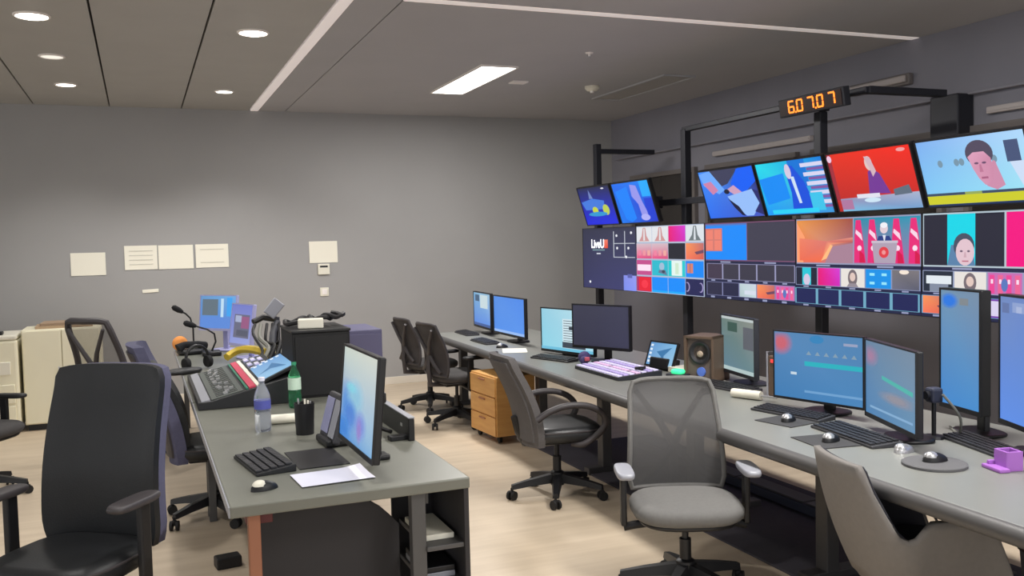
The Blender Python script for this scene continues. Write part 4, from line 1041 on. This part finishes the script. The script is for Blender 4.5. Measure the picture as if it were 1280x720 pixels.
# tablet phone
t = thing('desk_phone', 'grey leaning desk phone beside the large monitor', 'phone', (.79, 4.40, DZ), R(-85))
T = Matrix.Translation((0, 0, .02)) @ Matrix.Rotation(R(-16), 4, 'X')
m = MB(T); m.box((0, .02, .115), (.25, .035, .23), .012); m.build('housing', 'kb', t)
m = MB(T); m.box((-.05, -.001, .12), (.11, .006, .17), .002); m.build('display', mat('phone_display', (150, 152, 186), .3), t)
m = MB(T); m.box((.07, -.001, .115), (.08, .006, .18), .002); m.build('keypad', 'bezel_s', t)
m = MB(); m.box((0, .05, .02), (.2, .14, .035), .01); m.build('foot', 'black', t)
# bottles
def bottle(label, loc, h, r, mt, lab, labz, cap, neck=.35):
    t = thing('bottle', label, 'bottle', loc)
    m = MB(); m.lathe([(r*.85, 0), (r, .012), (r, h*.28), (r*.93, h*.33), (r, h*.38), (r, h*.62), (r*.8, h*.75), (r*neck, h*.88), (r*neck, h*.95)], 20); m.build('body', mt, t, True)
    m = MB(); m.lathe([(r*neck*1.15, h*.935), (r*neck*1.15, h), (.001, h)], 14); m.build('cap', cap, t, True)
    m = MB(); m.lathe([(r*1.015, h*labz[0]), (r*1.015, h*labz[1])], 20); m.build('wrapper', lab, t, True)
    return t
bottle('clear water bottle with blue label on the near side desk', (.56, 4.88, DZ), .28, .042, 'water', 'label', (.42, .58), 'paper2')
bottle('green bottle with pale label standing before the black rack', (.82, 5.50, DZ), .27, .038, 'greenb', 'label2', (.4, .66), 'green')
t = thing('pen_cup', 'black cup with bright bits on top beside the leaning phone', 'cup', (.745, 4.70, DZ))
m = MB(); m.lathe([(.045, 0), (.052, .16), (.048, .16), (.042, .01)], 20); m.build('cup', 'black', t, True)
for k in range(5):
    m = MB(); a = k*1.3; m.cyl((.018*math.cos(a), .018*math.sin(a), .02), (.032*math.cos(a), .032*math.sin(a), .165+.008*(k % 3)), .005, 6); m.build('pen', ('silver', 'paper', 'silver', 'black', 'paper')[k], t)
# black rack
t = thing('equipment_rack', 'black equipment rack box standing on the side desk', 'rack', (1.04, 6.04, DZ))
m = MB(); m.box((0, 0, .205), (.36, .5, .41), .006); m.build('body', mat('rack_black', (11, 11, 13), .7), t)
m = MB(); m.box((0, 0, .418), (.37, .52, .016), .003); m.build('lid', 'black', t)
m = MB(); m.box((0, -.252, .2), (.33, .008, .37), .002); m.build('front_panel', mat('rack_front', (12, 12, 14), .6), t)
t = thing('floor_cabinet', 'violet-grey cabinet standing on the floor behind the black rack', 'cabinet', (1.42, 6.65, 0))
m = MB(); m.box((0, 0, .56), (.32, .5, 1.06), .008); m.build('body', 'lavbox', t)
m = MB(); m.box((0, -.256, .56), (.30, .012, 1.0), .003); d = m.build('door', 'lavbox', t)
m = MB(); m.box((.02, -.268, .93), (.05, .014, .03), .004); m.build('handle', 'silver', d)
m = MB(); m.box((0, 0, .015), (.28, .44, .03)); m.build('plinth', 'black', t)
m = MB(); m.box((0, 0, .03), (.1, .16, .06), .008); place(tag(m.build('power_adapter', 'paper'), 'small cream box among the cables on top of the black rack', 'adapter'), (1.0, 5.93, DZ+.427), R(80))
for k in range(4):
    P = []
    for i in range(9):
        a = i/8*math.pi*1.5+k; P.append((.93+.08*k+.07*math.cos(a), 6.08+.10*math.sin(a), DZ+.445+.02*k*.6+.02*abs(math.sin(i))))
    cable(('black cable coil on the rack, leftmost', 'black cable coil on the rack behind the cream box', 'black cable coil on the rack, third', 'black cable coil at right end of the rack top')[k], P, .015)
# mixing console
t = thing('mixing_console', 'sloping mixing console with red channel strip on the side desk', 'mixer', (.555, 6.32, DZ), R(-90))
Tm = Matrix.Rotation(R(90), 4, 'Z') @ Matrix.Rotation(R(90), 4, 'X')
CW, CD = 1.3, .54
m = MB(); m.prism([(-CD/2, 0), (CD/2, 0), (CD/2, .16), (-CD/2+.08, .05), (-CD/2, .045)], -CW/2, CW/2, Tm, bev=.004); m.build('body', 'kb_bl', t)
def slope(y): return .05+(y+CD/2-.08)*(.11/(CD-.08))
ang = math.atan2(.11, CD-.08)
def onslope(x, y, w, d, h, nm, mt, lift=0., parent=None):
    m = MB(); m.box((x, y, slope(y)+h/2+lift), (w, d, h), .001, 1, rot=(ang, 0, 0)); return m.build(nm, mt, parent or t)
onslope(.0, -.225, CW-.04, .05, .012, 'arm_rail', 'bezel_s')
surf = onslope(.0, -.10, CW-.06, .19, .006, 'fader_panel', mat('fader_panel', (84, 90, 86), .5))
for k in range(20):
    onslope(-.57+.06*k, -.10, .006, .13, .003, 'fader_slot', 'black', .006, surf)
    onslope(-.57+.06*k, -.14+.08*random.random(), .024, .026, .014, 'fader_knob', 'silver', .007, surf)
onslope(.0, .015, CW-.06, .014, .010, 'green_strip', mat('green_strip', (50, 120, 96), .5))
onslope(.0, .045, CW-.06, .04, .012, 'red_strip', mat('red_strip', (206, 70, 96), .5))
onslope(.0, .08, CW-.06, .024, .012, 'white_strip', 'paper')
b2 = onslope(-.32, .17, .6, .13, .006, 'button_panel', mat('button_panel', (96, 106, 120), .5))
for r in range(3):
    for c in range(9):
        onslope(-.58+.063*c, .125+.042*r, .04, .028, .01, 'button', ('paper2', bm_white, 'lav', 'kb')[(r*3+c) % 4], .007, b2)
TD = Matrix.Translation((.28, .10, slope(.10)+.02)) @ Matrix.Rotation(R(-66), 4, 'X')
p = Pic(.60, .22); icons(p); p.build('console_display', t, TD)
m = MB(TD); m.box((0, .012, .11), (.63, .02, .25), .004); m.build('display_housing', 'black', t)
# headset, microphones, ball, yellow cable
t = thing('headset', 'black headset lying on the side desk behind the mixing console', 'headset', (.40, 7.6, DZ), R(30))
m = MB(); m.tube([(.1*math.cos(R(a)), .02, .09+.1*math.sin(R(a))) for a in range(-20, 201, 20)], .012, 8); m.build('headband', 'black', t, True)
for s in (-1, 1):
    m = MB(); m.lathe([(.045, -.015), (.05, 0), (.045, .02), (.02, .024)], 16, Matrix.Translation((s*.095, .02, .055)) @ Matrix.Rotation(R(90*s), 4, 'Y')); m.build('ear_cup', 'foam', t, True)
m = MB(); m.cushion((-.2, -.1, .02), .3, .16, .04, p=2.5); m.build('case', 'kb_bl', t, True)
def mic(label, loc, pts):
    t = thing('gooseneck_microphone', label, 'microphone', loc)
    m = MB(); m.box((0, 0, .02), (.16, .2, .04), .012); m.build('base', 'black', t)
    m = MB(); m.tube([(0, 0, .03)]+pts, .008, 8); m.build('gooseneck', 'black', t, True)
    a, b = Vector(pts[-2]), Vector(pts[-1]); dv = (b-a).normalized(); m = MB(); m.tube([b-dv*.02, b+dv*.02, b+dv*.07, b+dv*.09], [.014, .026, .026, .012], 10); m.build('foam_tip', 'foam', t, True)
mic('gooseneck microphone bending left before the lavender monitor', (.56, 8.55, DZ), [(.04, 0, .12), (.03, -.01, .19), (-.03, -.02, .235), (-.1, -.03, .26), (-.14, -.03, .275)])
mic('gooseneck microphone peeking out left of the small blue monitor', (.44, 9.08, DZ), [(.0, .0, .2), (-.02, .0, .30), (-.06, .0, .345), (-.10, .0, .37)])
t = thing('foam_ball', 'orange foam ball at the far left end of side desk', 'ball', (.32, 9.1, DZ))
m = MB(); b = bmesh.new(); bmesh.ops.create_icosphere(b, subdivisions=3, radius=.07); m._add(b, Matrix.Translation((0, 0, .068))); m.build('ball', 'orangeball', t, True)
t = thing('talkback_unit', 'black handset unit beside the orange foam ball', 'intercom', (.40, 8.74, DZ), R(20))
m = MB(); m.cushion((0, 0, .025), .24, .18, .05, p=3); m.build('body', 'black', t, True)
m = MB(); m.tube([(-.12, 0, .06), (-.06, 0, .09), (.06, 0, .085), (.14, .02, .06)], [.045, .03, .03, .04], 10); m.build('handset', 'foam', t, True)
m = MB(); P = []
for i in range(13): P.append((.60+.03*i, 7.45+.10*math.sin(i*.5)-.02*i, DZ+.10+.06*math.sin(i*.26)))
cable('thick yellow cable arched over the back of mixing console', P, .032, 'yellow')
# monitor arms and cable tangle left of the rack
t = thing('articulated_stand', 'dark jointed screen stand beside the lavender monitor', 'stand', (.98, 7.35, DZ))
m = MB(); m.lathe([(.06, 0), (.055, .02), (.02, .025), (.02, .4), (.001, .4)], 12); m.build('post', 'bezel_g', t, True)
m = MB(); m.tube([(0, 0, .36), (-.06, -.2, .30), (-.1, -.36, .12)], .026, 8); m.build('lower_arm', 'bezel_g', t, True)
m = MB(); m.tube([(0, 0, .38), (-.10, .05, .40), (-.18, .02, .37)], .024, 8); m.build('upper_arm', 'black', t, True)
m = MB(); m.box((-.02, .0, .47), (.14, .03, .10), .008, rot=(0, R(-50), 0)); m.build('mount_plate', 'bezel_s', t)
for k in range(5):
    x = .80+.045*k
    cable(('black cable hanging beside the rack nearest the console', 'grey cable drooping left of the rack', 'black cable looped left of the rack', 'black cable draped over the rack front corner', 'thin black cable behind the console display')[k],
          [(x, 7.25, DZ+.36), (x-.03, 7.12, DZ+.30-.03*k), (x+.02, 7.0, DZ+.18+.02*k), (x-.04, 6.9, DZ+.12)], .012+.003*(k % 2), 'greycable' if k == 1 else 'cable')
# behind the large monitor
t = thing('flat_recorder', 'flat black recorder box standing on edge on side desk behind the large monitor', 'recorder', (1.185, 4.60, DZ), R(0))
m = MB(); m.box((0, 0, .055), (.03, .66, .11), .004); m.build('case', 'black', t)
m = MB(); m.box((0, 0, .1125), (.032, .66, .005)); m.build('silver_edge', 'bezel_s', t)
m = MB(); m.box((-.016, -.2, .06), (.003, .03, .015)); m.build('badge', 'silver', t)
m = MB(); m.box((0, 0, .012), (.11, .05, .024), .004); place(tag(m.build('power_brick', 'black'), 'small black block on the side desk in front of the flat recorder', 'power supply'), (1.14, 4.33, DZ), R(5))
cable('grey cable behind the large monitor dropping to the side desk', [(.93, 4.2, 1.02), (.97, 4.18, .9), (.98, 4.17, .8), (.99, 4.12, .752)], .007, 'greycable')
cable('black cable tangle behind the large monitor', [(.94, 4.35, 1.0), (1.0, 4.42, .92), (.98, 4.34, .84), (1.05, 4.38, .80), (1.12, 4.42, .765)], .011)
cable('thin black cable end curling on side desk behind large monitor', [(.93, 4.0, .75), (.97, 4.04, .75), (1.0, 4.0, .75), (.98, 3.96, .75), (.94, 3.97, .75)], .005)
